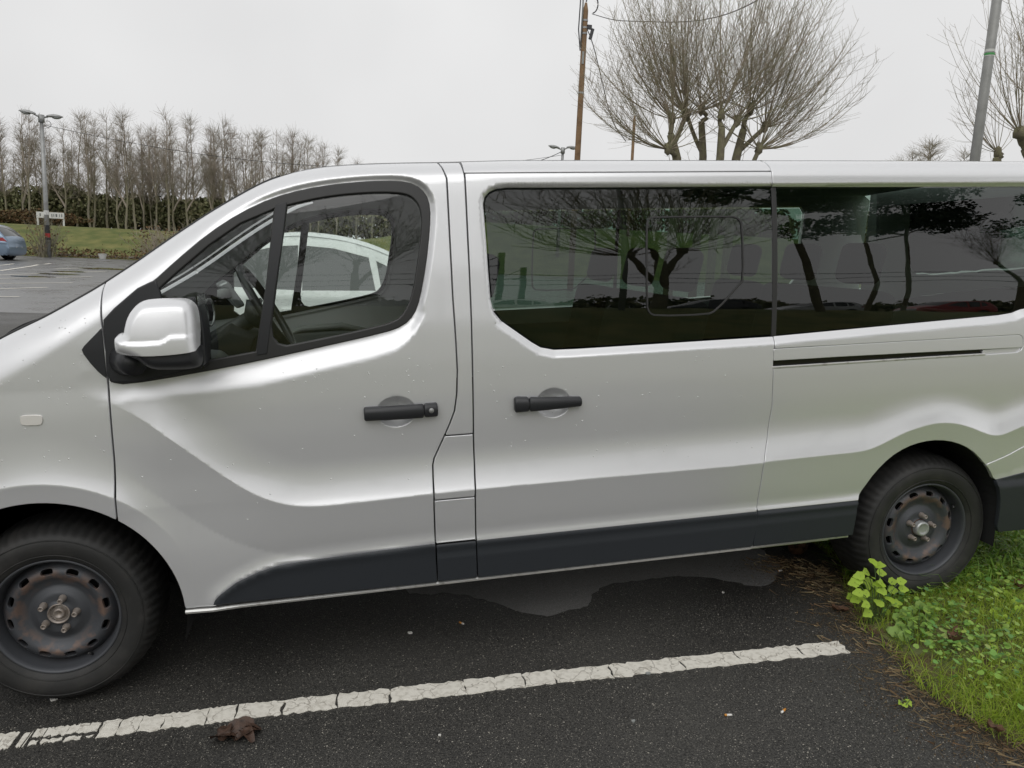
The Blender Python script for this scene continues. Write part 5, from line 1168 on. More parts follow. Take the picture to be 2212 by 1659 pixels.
hb_ = thing('beech_hedge', 'orange brown hedge behind the white name board', 'hedge', (float(pw(75, 487, 48)[0]), 48.2, 0)); hb_.location.z = g1_(hb_.location.x, 48.2); v, f = leaf_mass(2600, .09, (2.9, .5, .45), random.Random(4)); mesh('withered_leaves', v, f, 'brown', hb_)
# weedy bed along the lot
bed = MB(); rb_ = random.Random(9)
v = []; f = []
for _ in range(5200):
    x = rb_.uniform(-24, 3); y = 37.55 + abs(rb_.gauss(0, .55)); z = g1_(x, y) + rb_.random() ** 2 * .42; s_ = rb_.uniform(.03, .085); a = rb_.uniform(0, 6.28); t = rb_.uniform(-.8, .8); u = np.array([math.cos(a), math.sin(a), t]) * s_; w = np.array([-math.sin(a) * .4, math.cos(a) * .4, .7]) * s_; c_ = np.array([x, y, z]); k = len(v); v += [tuple(c_ - u), tuple(c_ + w), tuple(c_ + u), tuple(c_ - w * .6)]; f.append([k, k + 1, k + 2, k + 3])
tag(mesh('weed_border', v, f, 'brown'), 'withered brown weeds along the edge of the parking lot', 'weeds', kind='stuff')
for i in range(16):
    px = 128 + i * 11 + rb_.uniform(-3, 3); p = pw(px, 548, 38.0); m = MB(); m.box((0, 0, .02), (rb_.uniform(.25, .5), .3, rb_.uniform(.10, .2))); o = soft(m.build('kerb_stone', 'stone'), .04, 2); o.location = (float(p[0]), 38.3, g1_(p[0], 38.3)); o.rotation_euler = (0, 0, rb_.uniform(-.3, .3)); tag(o, 'weathered stone in the rough border below the grass bank', 'stone', 'border stones')
pp = pw(222, 563, 37.1); m = MB(); m.lathe([(0, 0), (.13, 0), (.20, .24), (.22, .25), (.19, .24), (0, .20)], 16, 'z'); o = m.build('flower_pot', 'signw'); o.location = (float(pp[0]), 37.1, g1_(pp[0], 37.1)); tag(o, 'small white flower pot at the edge of the parking lot', 'flower pot')
# name board
sx0, sx1 = pw(79, 470, 47), pw(139, 470, 47); sg = thing('name_board', 'white name board on two posts in front of the hedge at the left', 'sign', (float((sx0[0] + sx1[0]) / 2), 47, 0)); w_ = float(sx1[0] - sx0[0]); zt = float(pw(100, 458, 47)[2]); zb2 = float(pw(100, 471, 47)[2]); gz_ = g1_(sg.location.x, 47); sg.location.z = gz_
m = MB(); m.box((0, 0, (zt + zb2) / 2 - gz_), (w_, .05, zt - zb2)); m.build('board', 'signw', sg)
for s_ in (-1, 1): m = MB(); m.box((s_ * (w_ / 2 - .05), .03, (zb2 - gz_) / 2), (.09, .06, zb2 - gz_)); m.build('post', 'signw', sg)
m = MB()
for q, ww in ((-.36, .07), (-.10, .05), (.06, .06), (.13, .05), (.22, .10), (.33, .04), (.41, .05)): m.box((q * w_, -.027, (zt + zb2) / 2 - gz_), (ww * w_ * .6, .006, (zt - zb2) * .5))
m.build('lettering', 'grey', sg)['kind'] = 'stuff'

# ------------------------------------------------------------------ poles, lamps and wires
def lamp_post(name, label, base, y, top_px, pole_r, arm, bands):
    tp = pw(*top_px, y); x = float(tp[0]); gz_ = g1_(x, y); h = float(tp[2]) - gz_; r = thing(name, label, 'street lamp', (x, y, gz_))
    m = MB(); m.tube([(0, 0, -.1), (0, 0, h * .45), (0, 0, h)], [pole_r, pole_r * .85, pole_r * .7], 12); m.build('pole', 'galv', r, True)
    m = MB(); m.tube([(0, 0, h - .25), (0, 0, h + .08)], [pole_r * 1.15, pole_r * 1.15], 12); m.build('pole_cap', 'galv', r, True)
    for s_ in (-1, 1):
        m = MB(); m.tube([(0, 0, h - .05), (s_ * .2, arm[1] * s_, h + arm[2])], [.045, .035], 8); m.build('bracket', 'galv', r, True)
        q = thing('lantern', None, None); [q.pop(k) for k in ('label', 'category') if k in q]; q.parent = r; q.location = (s_ * .16, arm[1] * s_, h + arm[2]); q.rotation_euler = (0, -.04, 0) if s_ > 0 else (0, -.16, math.pi)
        L_ = .66; rings = []; lr = []
        for t in np.linspace(0, 1, 9):
            w = .165 * (math.sin(math.pi * min(1, .18 + t * .78)) ** .6); hh = .12 * (math.sin(math.pi * min(1, .15 + t * .8)) ** .7); rings.append([(t * L_, w * math.cos(a), max(-.01, hh * math.sin(a))) for a in np.linspace(0, 2 * math.pi, 12, endpoint=False)])
            lr.append([(.22 + t * (L_ - .28), w * .85 * math.cos(a), min(.0, hh * .8 * math.sin(a)) - .005) for a in np.linspace(0, 2 * math.pi, 12, endpoint=False)])
        fix_normals(mesh('housing', *loft(rings), 'galv', q, True)); fix_normals(mesh('lamp_glass', *loft(lr), 'trim', q, True))
    for z0, z1, mt in bands: m = MB(); m.tube([(0, 0, z0), (0, 0, z1)], [pole_r * 1.06 * (1 - .25 * z0 / h)] * 2, 12, False); m.build('band', mt, r, True)
    return r, (x, y, gz_ + h)
l1, l1t = lamp_post('street_lamp', 'double headed grey street lamp at the edge of the lot, dark bands near its foot', None, 36.5, (89, 252), .115, (0, 0.25, .05), [(1.12, 1.48, 'plastic'), (.92, 1.11, 'redcar'), (.80, .915, 'plastic'), (1.95, 2.15, 'signw')])
l2, l2t = lamp_post('street_lamp', 'double headed street lamp just above the roof left of the wooden pole', None, 41.0, (1216, 322), .11, (0, -.25, .05), [])
def wire(name, label, a, b, sag, r=.018, n=24, parent=None, mid=None):
    a, b = np.array(a, float), np.array(b, float); t = np.linspace(0, 1, n)[:, None]; p = a + (b - a) * t - np.array([0, 0, 1.]) * sag * 4 * t * (1 - t); m = MB(); m.tube(p, r, 5, False); o = m.build(name, 'cable', parent, True)
    if parent is None: tag(o, label, 'cable')
    return o
wire('overhead_cable', 'thin cable sagging from the left street lamp to the lamp behind the van', (l1t[0] + .1, l1t[1], l1t[2] - .35), (l2t[0] - .1, l2t[1], l2t[2] - .35), 1.25, .011, 40)
m = MB(); p0 = np.array(pw(100, 262, 36.4)); m.tube([p0 + np.array([.28 * math.sin(a) * .5 + .05, 0, -.12 + .14 * math.cos(a)]) for a in np.linspace(-.5, 4.2, 14)], .014, 5, False); tag(m.build('cable_loop', 'cable', None, True), 'slack loop of cable at the top of the left street lamp', 'cable')
# wooden pole
def wood_pole(name, label, base_px, top_px, y, r0, taper=.8):
    a, b = pw(*base_px, y), pw(*top_px, y); x0, x1 = float(a[0]), float(b[0]); gz_ = g1_(x0, y); k = thing(name, label, 'utility pole', (x0, y, gz_)); h = float(b[2]) - gz_
    m = MB(); m.tube([(0, 0, -.2), ((x1 - x0) * .5, 0, h * .5), (x1 - x0, 0, h - .25), (x1 - x0, 0, h)], [r0, r0 * .92, r0 * taper, r0 * .35], 14); m.build('shaft', 'wood', k, True); return k, np.array([x1, y, gz_ + h]), h, x1 - x0
w1, wt_, wh, wx_ = wood_pole('wooden_pole', 'tall wooden utility pole with a cable bracket left of the pollarded trees', (1247, 350), (1266, 6), 24.0, .115)
for z in (.62, .86, 1.05, 3.05): m = MB(); m.tube([(wx_, 0, wh - z), (wx_, 0, wh - z + .06)], [.105, .105], 14, False); m.build('steel_band', 'galv', w1, True)
m = MB(); m.box((wx_ - .03, -.10, wh - 1.85), (.07, .03, .42)); m.build('tag_plate', 'trim', w1)
m = MB(); m.tube([(wx_ - .12, -.04, wh - 1.5), (wx_ - .12, -.04, wh + 1.6)], .030, 8); m.build('conduit', 'galv', w1, True)
m = MB(); m.tube([(wx_ - .12, 0, wh - 1.6), (wx_ - .22, 0, wh - .9), (wx_ - .20, 0, wh + .4), (wx_ - .16, 0, wh + 1.4)], .022, 6, False); m.tube([(wx_ + .02 + .20 + .22 * math.sin(a), 0, wh - .02 + .30 * math.cos(a)) for a in np.linspace(-1.4, 2.9, 18)], .024, 6, False); m.build('cable_loop', 'cable', w1, True)
m = MB(); m.box((wx_ + .16, -.04, wh - .80), (.16, .10, .14)); m.box((wx_ + .25, -.04, wh - 1.02), (.10, .10, .36), np.array([[.97, 0, .22], [0, 1, 0], [-.22, 0, .97]])); m.build('cable_clamp', 'cable', w1)
def path_wire(name, label, pts, r, n=3): m = MB(); m.tube(smooth_line(pts, n), r, 6, False); return tag(m.build(name, 'cable', None, True), label, 'cable')
path_wire('overhead_cable', 'thick overhead cable running right from the wooden pole across the bare crowns', [pw(1279, 30, 24), pw(1325, 44, 23.0), pw(1370, 46, 22), pw(1480, 49, 20), pw(1560, 36, 18.4), pw(1630, 6, 17), pw(1700, -40, 15.6)], .014)
path_wire('slack_cable', 'thin slack cable hanging beside the wooden pole into the branches', [pw(1266, 58, 24), pw(1280, 90, 23.9), pw(1297, 160, 23.6), pw(1320, 262, 23.2), pw(1352, 305, 22.8)], .016)
wire('overhead_cable', 'cable rising from behind the roof to the lamp left of the wooden pole', pw(1050, 356, 40), pw(1212, 328, 41), .35, .020)
w2, *_ = wood_pole('wooden_pole', 'short distant wooden pole among the left branches of the pollards', (1367, 351), (1371, 250), 44.0, .10, .95)
# grey pole right
a, b = pw(2105, 350, 8.0), pw(2153, -12, 8.0); gz_ = g1_(a[0], 8); gp_ = thing('grey_pole', 'grey steel pole with a white and green band near the right edge', 'pole', (float(a[0]), 8, gz_)); dx = float(b[0] - a[0]); h = float(b[2]) + 2.2 - gz_
m = MB(); m.tube([(0, 0, -.1), (0, 0, h * .5), (0, 0, h)], [.083, .080, .074], 18); m.build('shaft', 'pgrey', gp_, True)
for py, q, mt in ((107.5, 113.2, 'signw'), (115.5, 120.5, 'green'), (120.8, 122.5, 'signw')):
    z0, z1 = float(pw(2138, q, 8)[2]) - gz_, float(pw(2138, py, 8)[2]) - gz_; m = MB(); m.tube([(0, 0, z0), (0, 0, z1)], .0805, 18, False); m.build('band', mt, gp_, True)

# ------------------------------------------------------------------ behind the camera (seen as reflections in the glass)
def bz(x, y): return g1_(x, y)
def rp(name, label, x, y, hz, heads, seed, **k): return pollard(name, label, x, y, bz(x, y) - .05, [(x, y, bz(x, y) - .05), (x + .05, y, hz * .6), (x, y, hz)], heads, seed, **k)
rp('reflected_tree', 'broad pollarded tree reflected in the sliding door window', 7.4, -13.6, 4.2, [(7.2, -13.5, 4.9, 1, -.3), (8.0, -13.8, 4.8, .7, .5), (6.6, -13.3, 4.5, .6, -.9)], 31, shoots=60, SLen=(3.2, 6.2), tw=10, rt=.17, tr=.009, group='trees behind the camera')
rp('reflected_tree', 'dark pollarded tree reflected in the front quarter window', -1.5, -20, 4.2, [(-1.6, -20, 4.9, 1, -.2), (-.9, -20, 5.0, .7, .4), (-2.1, -20, 4.7, .6, -.6)], 32, shoots=34, SLen=(2.6, 4.6), tw=9, rt=.15, tr=.010, m2='bark', group='trees behind the camera')
rp('reflected_tree', 'slender bare tree reflected in the front door window', 1.0, -19, 4.6, [(1.0, -19, 5.3, 1, 0), (1.6, -19.2, 5.1, .7, .3)], 33, shoots=26, SLen=(2.6, 5.0), tw=8, rt=.13, tr=.011, m2='bark', group='trees behind the camera')
rp('reflected_tree', 'bare twisting tree reflected in the rear side window', 24, -21, 4.0, [(23, -21, 5.6, 1, -.5), (25.2, -21, 5.8, .7, .6)], 34, shoots=26, SLen=(2.6, 5), tw=9, rt=.15, tr=.010, m2='bark', group='trees behind the camera')
def pine(name, label, x, y, h, seed, lean=0):
    rnd = random.Random(seed); r = thing(name, label, 'tree', (x, y, bz(x, y)), 0, 'trees behind the camera'); m = MB(); T = [np.array([0, 0, -.1])]
    for i in range(9): T.append(T[-1] + np.array([lean * h / 9 + rnd.gauss(0, .12), rnd.gauss(0, .1), h / 9]))
    T = np.array(T); m.tube(smooth_line(T, 2), np.linspace(.11, .045, len(smooth_line(T, 2))), 9)
    V = []; Fc = []; k = 0
    for i in range(14):
        f_ = rnd.uniform(.55, 1); p = T[0] + (T[-1] - T[0]) * f_; a = rnd.uniform(0, 6.28); e = p + np.array([math.cos(a), math.sin(a), rnd.uniform(.1, .8)]) * h * rnd.uniform(.10, .24); m.tube([p, (p + e) / 2 - np.array([0, 0, .1]), e], [.07, .05, .03], 5)
        v, f = leaf_mass(750, .105, (h * .10, h * .10, h * .075), rnd); V.append(v + e - np.array([0, 0, h * .06])); Fc.append(f + k); k += len(v)
    m.build('trunk', 'bark', r, True); mesh('needles', np.vstack(V), np.vstack(Fc), 'needle', r); return r
pine('pine_tree', 'dark pine reflected at the middle of the rear side window', 18.8, -22, 11.5, 41); pine('pine_tree', 'second dark pine reflected beside the first in the rear side window', 21.0, -23, 12.5, 42, .03); pine('pine_tree', 'dense pine reflected at the right end of the rear side window', 29.5, -22, 14, 43)
pine('pine_tree', 'leaning pine trunk reflected across the joint of the rear windows', 10.6, -12.5, 8.5, 44, -.16)
r_ = thing('reflected_pole', 'pale lamp pole reflected under the tree in the sliding door window', 'pole', (6.3, -12.8, bz(6.3, -12.8))); m = MB(); m.tube([(0, 0, -.1), (0, 0, 6.5)], [.075, .06], 10); m.build('shaft', 'pgrey', r_, True)
for x, y, h, wh_ in ((8.2, -36, 8.2, 'tallest'), (9.6, -37, 6.4, 'middle'), (5.6, -40, 6, 'leftmost')):
    r_ = thing('railway_mast', wh_ + ' of the dark railway masts reflected at the left of the sliding door window', 'mast', (x, y, bz(x, y)), 0, 'railway masts'); m = MB(); m.box((0, 0, h / 2), (.32, .28, h)); m.build('mast', 'charcar', r_); m = MB(); m.tube([(0, 0, h * .78), (-1.6, 0, h * .74)], .06, 5); m.tube([(0, 0, h * .98), (-1.5, 0, h * .75)], .03, 5); m.tube([(-1.4, 0, h * .76), (-1.3, 0, h * .6)], .07, 5); m.build('bracket', 'charcar', r_)
for z in (6.2, 6.9, 7.6): m = MB(); m.tube([(x, -38.5, z + .12 * math.sin(x * .4)) for x in np.linspace(-30, 60, 40)], .03, 4, False); tag(m.build('railway_wire', 'cable', None, True), 'overhead railway wire reflected in the tinted windows', 'wire', 'railway wires')
vv = []; ff = []; k = 0
for i, x in enumerate(np.arange(-44, 62, 3.0)):
    v, f = leaf_mass(520, .34, (2.6, 1.2, rw.uniform(1.2, 2.0)), random.Random(i)); vv.append(v + np.array([x, -43 + rw.uniform(-1, 1), bz(x, -43) - .3])); ff.append(f + k); k += len(v)
tag(mesh('dark_woodland', np.vstack(vv), np.vstack(ff), 'hedge'), 'dark belt of bushes behind the camera, reflected low in the windows', 'woodland', kind='stuff')

# ------------------------------------------------------------------ verge, plants and litter
vb = [(1812, 1215), (1818, 1240), (1822, 1268), (1836, 1300), (1854, 1332), (1905, 1372), (1950, 1415), (1985, 1462), (2030, 1500), (2085, 1535), (2140, 1572), (2215, 1606), (2300, 1640)]
vbw = [road(x, y) for x, y in vb]
rv_ = random.Random(17); VP = smooth_line(vbw, 1); VP = np.array([(x + rv_.uniform(-.012, .012), y + rv_.uniform(-.012, .012)) for x, y in dens(VP, .04, False)])
VPOLY = np.vstack([[(3.45, 3.6), (3.35, .6)], VP, [(4.9, -4.2), (4.5, -7.3), (13, -7.3), (13, 4.5)]])
edge_d = lambda P: pdist(np.asarray(P), VP)
flat_sheet('grass_verge', VPOLY, 'soil', lambda P: .003 + .030 * sstep(edge_d(P) / .35), .10)
def vz(x, y): return float(G(x, y)) + .006 + .030 * float(sstep(edge_d(np.array([(x, y)]))[0] / .35))
def blades(name, label, n, region, hrange, mt, wdt=.0028, dens_f=None, clump=0):
    P = []
    while len(P) < n:
        Q_ = np.column_stack([RNG.uniform(region[0], region[1], n), RNG.uniform(region[2], region[3], n)]); d = edge_d(Q_); k = inside(Q_, VPOLY) | ((d < .05) & (Q_[:, 1] < -1.0))
        if dens_f is not None: k &= RNG.random(n) < dens_f(Q_, d)
        P += list(Q_[k])
    P = np.array(P[:n]); z = G(P[:, 0], P[:, 1]) + .004 + .030 * sstep(edge_d(P) / .35)
    a = RNG.uniform(0, 2 * np.pi, n); h = RNG.uniform(*hrange, n); bend = RNG.uniform(.5, 2.3, n) * h; wd = RNG.uniform(.6, 1.4, n) * wdt
    if clump: fr_ = sstep((-1.5 - P[:, 1]) / .25) * sstep((P[:, 0] - 3.0) / .2); h = h * (1 + clump * fr_); bend = bend * (1 + .4 * clump * fr_)
    dx, dy = np.cos(a), np.sin(a); v = np.zeros((n, 5, 3)); bx_, by_ = -dy * wd, dx * wd
    for i, (fh, fb, fw) in enumerate(((0, 0, 1), (0, 0, -1), (.6, .35, .8), (.6, .35, -.8), (1, 1, 0))):
        v[:, i, 0] = P[:, 0] + dx * bend * fb + bx_ * fw; v[:, i, 1] = P[:, 1] + dy * bend * fb + by_ * fw; v[:, i, 2] = z + h * fh * (1 if fh < 1 else .80)
    i0 = np.arange(n)[:, None] * 5; f = np.concatenate([(i0 + np.array([[0, 1, 3, 2]])).tolist(), ]).tolist() + (i0 + np.array([[2, 3, 4]])).tolist()
    return tag(mesh(name, v.reshape(-1, 3), f, mt), label, 'grass', kind='stuff')
NR = (2.9, 6.2, -3.2, .2); pn = lambda Q_, s_: .5 + .5 * np.sin(Q_[:, 0] * s_ + 1.3 * np.sin(Q_[:, 1] * s_ * .8)) * np.cos(Q_[:, 1] * s_ * 1.1 + .7)
blades('bright_grass', 'bright yellow green grass tufts on the verge by the rear wheel', 80000, NR, (.02, .07), 'blade', .0014, lambda Q_, d: np.clip(.28 + 1.3 * pn(Q_, 5.0) ** 2 + 1.2 * sstep((-1.5 - Q_[:, 1]) / .2), 0, 1) * np.clip(.45 + d / .06, 0, 1), clump=.55)
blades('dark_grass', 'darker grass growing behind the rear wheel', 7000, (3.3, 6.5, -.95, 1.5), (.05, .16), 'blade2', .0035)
blades('far_grass', 'grass on the verge on the far side of the van', 7000, (3.0, 12.5, .8, 4.2), (.06, .16), 'blade', .006)
blades('straw_litter', 'dry straw and needles along the edge of the verge', 6500, NR, (.004, .030), 'straw', .00045, lambda Q_, d: np.clip(1.1 - d / .30, .12, 1))
# needles that have strayed onto the asphalt
VPX = np.vstack([VP, np.array([road(1700, 1215), road(1730, 1225), road(1760, 1240), road(1790, 1260), road(1740, 1210), road(1690, 1205), road(1780, 1230)]).repeat(3, 0)]); ns = 1300; q = VPX[RNG.integers(0, len(VPX), ns)] + np.column_stack([-np.abs(RNG.normal(0, .11, ns)), -np.abs(RNG.normal(0, .07, ns)) + .03]); a = RNG.uniform(0, 6.28, ns); L_ = RNG.uniform(.008, .036, ns); zq = G(q[:, 0], q[:, 1]) + .006
e = np.column_stack([np.cos(a), np.sin(a)]) * L_[:, None]; w_ = np.column_stack([-np.sin(a), np.cos(a)]) * .00042
v = np.stack([np.column_stack([q - e - w_, zq]), np.column_stack([q + e - w_, zq + RNG.uniform(0, .012, ns)]), np.column_stack([q + e + w_, zq + .004]), np.column_stack([q - e + w_, zq])], 1)
tag(mesh('needle_litter', v.reshape(-1, 3), np.arange(ns * 4).reshape(ns, 4), 'straw'), 'scattered brown needles on the asphalt beside the verge', 'litter', kind='stuff')
# crumbs of soil and rotted needles spilling over the asphalt
nc = 9000; q = VPX[RNG.integers(0, len(VPX), nc)] + np.column_stack([-np.abs(RNG.normal(0, .13, nc)) + .02, -np.abs(RNG.normal(0, .09, nc)) + .03]); s_ = RNG.uniform(.0012, .0042, nc)[:, None]; a = RNG.uniform(0, 6.28, nc); zq = G(q[:, 0], q[:, 1]) + .0035
u_ = np.column_stack([np.cos(a), np.sin(a)]) * s_; w_ = np.column_stack([-np.sin(a), np.cos(a)]) * s_ * .7
v = np.stack([np.column_stack([q - u_, zq]), np.column_stack([q - w_, zq]), np.column_stack([q + u_, zq]), np.column_stack([q + w_, zq]), np.column_stack([q, zq + s_[:, 0] * .7])], 1)
f = (np.arange(nc)[:, None, None] * 5 + np.array([[0, 1, 4], [1, 2, 4], [2, 3, 4], [3, 0, 4]])[None]).reshape(-1, 3)
tag(mesh('soil_crumbs', v.reshape(-1, 3), f, 'crumb'), 'crumbs of soil and rotted needles spilling from the verge onto the asphalt', 'litter', kind='stuff')
# ground ivy
n = 13000; P = []
while len(P) < n:
    Q_ = np.column_stack([RNG.uniform(NR[0], NR[1], n), RNG.uniform(NR[2], NR[3], n)]); d = edge_d(Q_); k = inside(Q_, VPOLY) & (RNG.random(n) < np.clip(((1 - pn(Q_, 5.0)) * 1.2 - .1) * (1 - .65 * sstep((-1.5 - Q_[:, 1]) / .2)), .10, 1) * np.clip(d / .15, .05, 1)); P += list(Q_[k])
P = np.array(P[:n]); V = []; Fc = []
for i, (x, y) in enumerate(P):
    s_ = RNG.uniform(.0045, .0135); a = RNG.uniform(0, 6.28); tl = RNG.uniform(-.5, .5, 2); z = g1_(x, y) + .03 + RNG.uniform(.015, .065); k = len(V)
    for r_a, r_r in ((0, 1.25), (1.0, 1.0), (1.9, .95), (2.75, .8), (3.14, .45), (3.53, .8), (4.4, .95), (5.28, 1.0)):
        u, w_ = s_ * r_r * math.cos(a + r_a), s_ * r_r * math.sin(a + r_a); V.append((x + u, y + w_, z + u * tl[0] + w_ * tl[1]))
    Fc.append([k + j for j in range(8)])
tag(mesh('ground_ivy', V, Fc, 'ivy'), 'low green ground ivy leaves spread through the verge grass', 'ground cover', kind='stuff')
def leaf(c, d, up, L_, w_, mt, parent, cup=.12, name='leaf', tooth=.0):
    d = _n(np.array(d, float)); s_ = _n(np.cross(d, up)); nn = np.cross(s_, d); v = []; N_ = 7
    for i, t in enumerate(np.linspace(0, 1, N_)):
        ww = w_ * math.sin(math.pi * min(1, t ** .75 * .97 + .03)) * (1 + (tooth if i % 2 else -tooth)); cz_ = -cup * L_ * (t - .2) ** 2 * 1.4
        for q in (-1, 0, 1): v.append(tuple(np.array(c) + d * L_ * t + s_ * ww * q + nn * (cz_ + (.10 * ww if q else 0))))
    f = [[i * 3 + j, i * 3 + j + 1, i * 3 + 4 + j, i * 3 + 3 + j] for i in range(N_ - 1) for j in (0, 1)]
    return mesh(name, v, f, mt, parent, True)
def plant_at(name, label, px, py, leaves, flat=False, stem=True, mt='nettle', cat='plant', Lr=(.04, .055)):
    """leaves: photo positions of leaf centres, all standing at about the depth of the plant's foot"""
    x0, y0 = road(px, py); r = thing(name, label, cat, (x0, y0, vz(x0, y0))); o_ = np.array(r.location); rnd = random.Random(px); m = MB()
    for lx, ly in leaves:
        yy = y0 - rnd.uniform(-.05, .06); p = pw(lx, ly, yy) - o_
        if flat: gx_, gy_ = road(lx, ly + 14); p = np.array([gx_, gy_, vz(gx_, gy_) + rnd.uniform(.022, .045)]) - o_
        rt = np.array([p[0] * .9, p[1] * .9, p[2] - .05]) if flat else np.array([p[0] * .25, p[1] * .3, 0]); base = p + np.array([0, .01, -.012])
        m.tube(smooth_line([rt, np.array([p[0] * .55, p[1] * .6, max(.01, p[2] * .75)]), base], 2), .0016, 4, False)
        d = np.array([p[0] * 2.2 + rnd.uniform(-.08, .08), rnd.uniform(-.12, .02), rnd.uniform(-.05, .03)]); L_ = rnd.uniform(*Lr); leaf(base - _n(d) * L_ * .4, d, (0, -.75, .65), L_, L_ * .36, mt, r, tooth=.12)
    m.build('stem', 'stem', r, True); return r
br = [(c[0] * .29756 + 1755.5, c[1] * .29756 + 877.8) for c in [(450, 1112), (495, 1140), (510, 1195), (405, 1190), (345, 1245), (420, 1265), (440, 1225), (515, 1270), (490, 1275), (592, 1258), (655, 1257), (525, 1328), (400, 1345), (350, 1340), (670, 1312), (330, 1385), (405, 1425), (455, 1345), (590, 1320)]]
plant_at('bramble_shoot', 'young bright green leafy shoot in front of the rear wheel', 1890, 1345, br + [(1850, 1255), (1868, 1285), (1905, 1300), (1925, 1290), (1880, 1320), (1842, 1285), (1940, 1300), (1862, 1240), (1898, 1262), (1918, 1318)], Lr=(.045, .062))
dk = [(c[0] / 1498 * 632 / 1.8228 + 3400 / 1.8228, c[1] / 1659 * 700 / 1.8228 + 2050 / 1.8228) for c in [(270, 1018), (355, 1012), (300, 1055), (410, 1060), (395, 905), (460, 880), (525, 860), (555, 935), (600, 895), (320, 940), (430, 950), (455, 1020), (390, 1095), (630, 920)]]
plant_at('dock_plant', 'pale green plant with smooth oval leaves at the edge of the verge', 1990, 1478, dk, mt='ivy', Lr=(.05, .075), flat=True)
plant_at('seedling', 'tiny green seedling alone at the edge of the asphalt', 1960, 1522, [(1958, 1508), (1950, 1514), (1968, 1513), (1962, 1520)], Lr=(.02, .03))
yl = [(c[0] / 1498 * 632 / 1.8228 + 3400 / 1.8228, c[1] / 1659 * 700 / 1.8228 + 2050 / 1.8228) for c in [(1110, 290), (1015, 445), (1040, 520), (1150, 455), (1270, 470), (1290, 500), (1000, 565), (1080, 580), (1140, 500)]]
plant_at('bramble_shoot', 'bright yellow green leaves trailing right of the rear wheel', 2100, 1290, yl, Lr=(.04, .055), flat=True)
yr_ = [(c[0] / 1498 * 632 / 1.8228 + 3400 / 1.8228, c[1] / 1659 * 700 / 1.8228 + 2050 / 1.8228) for c in [(1210, 920), (1260, 950), (1330, 970), (1380, 1000), (1410, 830), (1370, 1040), (1440, 900), (1480, 880), (1340, 725), (1225, 715)]]
plant_at('bramble_shoot', 'yellow green leaf runner near the right edge of the verge', 2150, 1462, yr_, Lr=(.035, .05), flat=True)
def dead_leaf(px, py, L_, label, rz, curl=.5, on_verge=True, name='dead_leaf', cat='dead leaf'):
    x, y = road(px, py); z = vz(x, y) + .03 if on_verge else g1_(x, y) + .004; rnd = random.Random(px * 3 + 1); v = []; N_, M_ = 9, 7
    for i in range(N_):
        for j in range(M_):
            u, w_ = i / (N_ - 1) * 2 - 1, j / (M_ - 1) * 2 - 1; e_ = math.sqrt(max(.04, 1 - .9 * u * u)) * (1 + .16 * math.sin(9 * u)); zz_ = curl * L_ * (.35 * w_ * w_ + .18 * u * u + .12 * math.sin(5 * u + 3 * w_)) + rnd.uniform(0, .05) * L_
            v.append((u * L_ * .5, w_ * e_ * L_ * .36 * (1 - .25 * w_ * w_ * curl), zz_ + .002))
    f = [[i * M_ + j, i * M_ + j + 1, (i + 1) * M_ + j + 1, (i + 1) * M_ + j] for i in range(N_ - 1) for j in range(M_ - 1)]
    o = mesh(name, v, f, 'deadleaf', None, True); o.location = (x, y, z); o.rotation_euler = (0, 0, rz); return tag(o, label, cat)
dead_leaf(2057, 1412, .085, 'curled reddish brown dead leaf lying in the middle of the verge', .5, .9)
dead_leaf(2196, 1300, .06, 'small brown dead leaf at the right edge beside the ivy', 1.2, .8)
dead_leaf(2146, 1600, .05, 'dark dead leaf at the frayed front edge of the grass', 2.0, .7)
dead_leaf(1722, 1197, .12, 'large brown dead leaf under the sill near the rear wheel', .2, .8, False)
dead_leaf(1815, 1320, .07, 'flat brown leaf on the needles left of the leafy shoot', 2.6, .4, False)
# crumpled brown leaf by the line
x, y = road(512, 1590); rnd = random.Random(78); v = []; f = []
for q in range(11):                                     # folded flaps of one soaked leaf
    cx_, cy_ = rnd.uniform(-.055, .055), rnd.uniform(-.028, .022); a = rnd.uniform(-.5, .5) + (math.pi / 2 if q % 3 == 0 else 0); L_, w_ = rnd.uniform(.035, .06), rnd.uniform(.018, .032); tl = rnd.uniform(-.5, .8); k = len(v)
    for i in range(6):
        for jj in range(4):
            u, b = i / 5 * 2 - 1, jj / 3 * 2 - 1; z = .008 + .022 * (1 - u * u) * rnd.uniform(.8, 1.1) + tl * b * w_ + .010 * abs(b) + rnd.uniform(-.003, .003); px_, py_ = u * L_, b * w_ * (1 - .5 * u * u)
            v.append((cx_ + px_ * math.cos(a) - py_ * math.sin(a), cy_ + px_ * math.sin(a) + py_ * math.cos(a), max(.001, z)))
    f += [[k + i * 4 + jj, k + i * 4 + jj + 1, k + i * 4 + 5 + jj, k + i * 4 + 4 + jj] for i in range(5) for jj in range(3)]
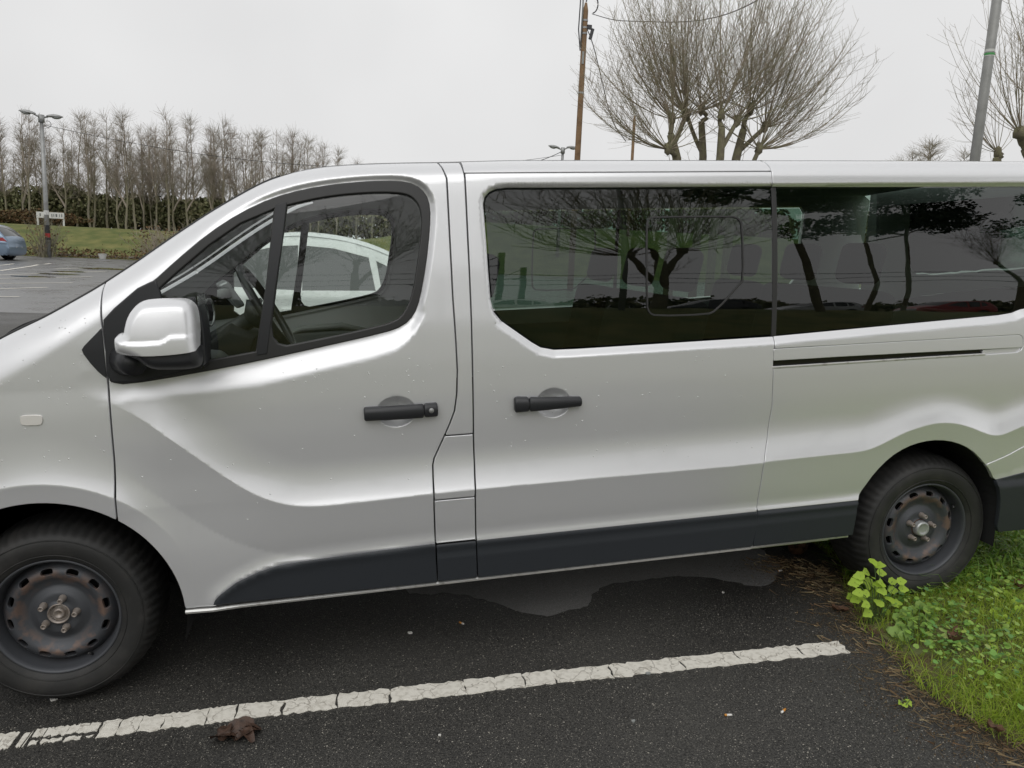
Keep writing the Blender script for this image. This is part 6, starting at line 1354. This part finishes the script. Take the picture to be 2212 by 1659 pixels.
o = mesh('crumpled_leaf', [(a * .85, b * .85, c * .8) for a, b, c in v], f, 'wetleaf', None, True); o.location = (x, y, g1_(x, y)); o.rotation_euler = (0, 0, .12); tag(o, 'crumpled dark brown leaf lump on the asphalt just below the white line', 'dead leaf')
def butt(px, py, rz, L_, label, filt=.6, m2='paper'):
    x, y = road(px, py); r = thing('cigarette_butt', label, 'cigarette butt', (x, y, g1_(x, y) + .0045), rz); m = MB(); m.tube([(-L_ / 2, 0, 0), (-L_ / 2 + L_ * filt, 0, 0)], .004, 10); m.build('filter_tip', 'filter' if filt else m2, r, True)
    m = MB(); m.tube([(-L_ / 2 + L_ * filt, 0, 0), (L_ / 2, 0, .0005)], [.0042, .0036], 10); m.build('paper_tube', m2, r, True)
butt(1692, 1537, math.radians(215), .032, 'orange cigarette butt with white end lying nearest the bottom right', .62)
butt(997, 1347, math.radians(-50), .026, 'orange cigarette butt on the dark wet asphalt under the front door', .6)
butt(1573, 1546, math.radians(-8), .026, 'pale cigarette butt left of the orange one at the bottom', .3)
butt(1685, 1234, math.radians(4), .022, 'white cigarette butt on the dry patch near the rear wheel', .05)
def scrap(px, py, s_, label, mt='paper', name='paper_scrap', cat='litter'):
    x, y = road(px, py); rnd = random.Random(px); k = 7; v = [(s_ * math.cos(a) * rnd.uniform(.6, 1), s_ * .7 * math.sin(a) * rnd.uniform(.6, 1), .003 + rnd.uniform(0, .004)) for a in np.linspace(0, 2 * math.pi, k, endpoint=False)]; v = v + [(a, b, 0) for a, b, c in v]
    o = fix_normals(mesh(name, v, [list(range(k)), list(range(k, 2 * k))] + [[i, (i + 1) % k, k + (i + 1) % k, k + i] for i in range(k)], mt)); o.location = (x, y, g1_(x, y) + .0005); tag(o, label, cat)
scrap(886, 1367, .014, 'white scrap lying left of the butt under the front door'); scrap(1368, 1558, .010, 'small grey disc of flattened gum near the bottom middle', 'trim', 'gum_spot'); scrap(1400, 1455, .013, 'pale yellowish leaf scrap just below the white line', 'trim', 'leaf_scrap'); scrap(1562, 1280, .009, 'tiny white scrap on the wet asphalt below the sliding door'); scrap(115, 1511, .016, 'white scrap just in front of the front tyre'); scrap(950, 1588, .006, 'small white speck of litter below the crumpled leaf')
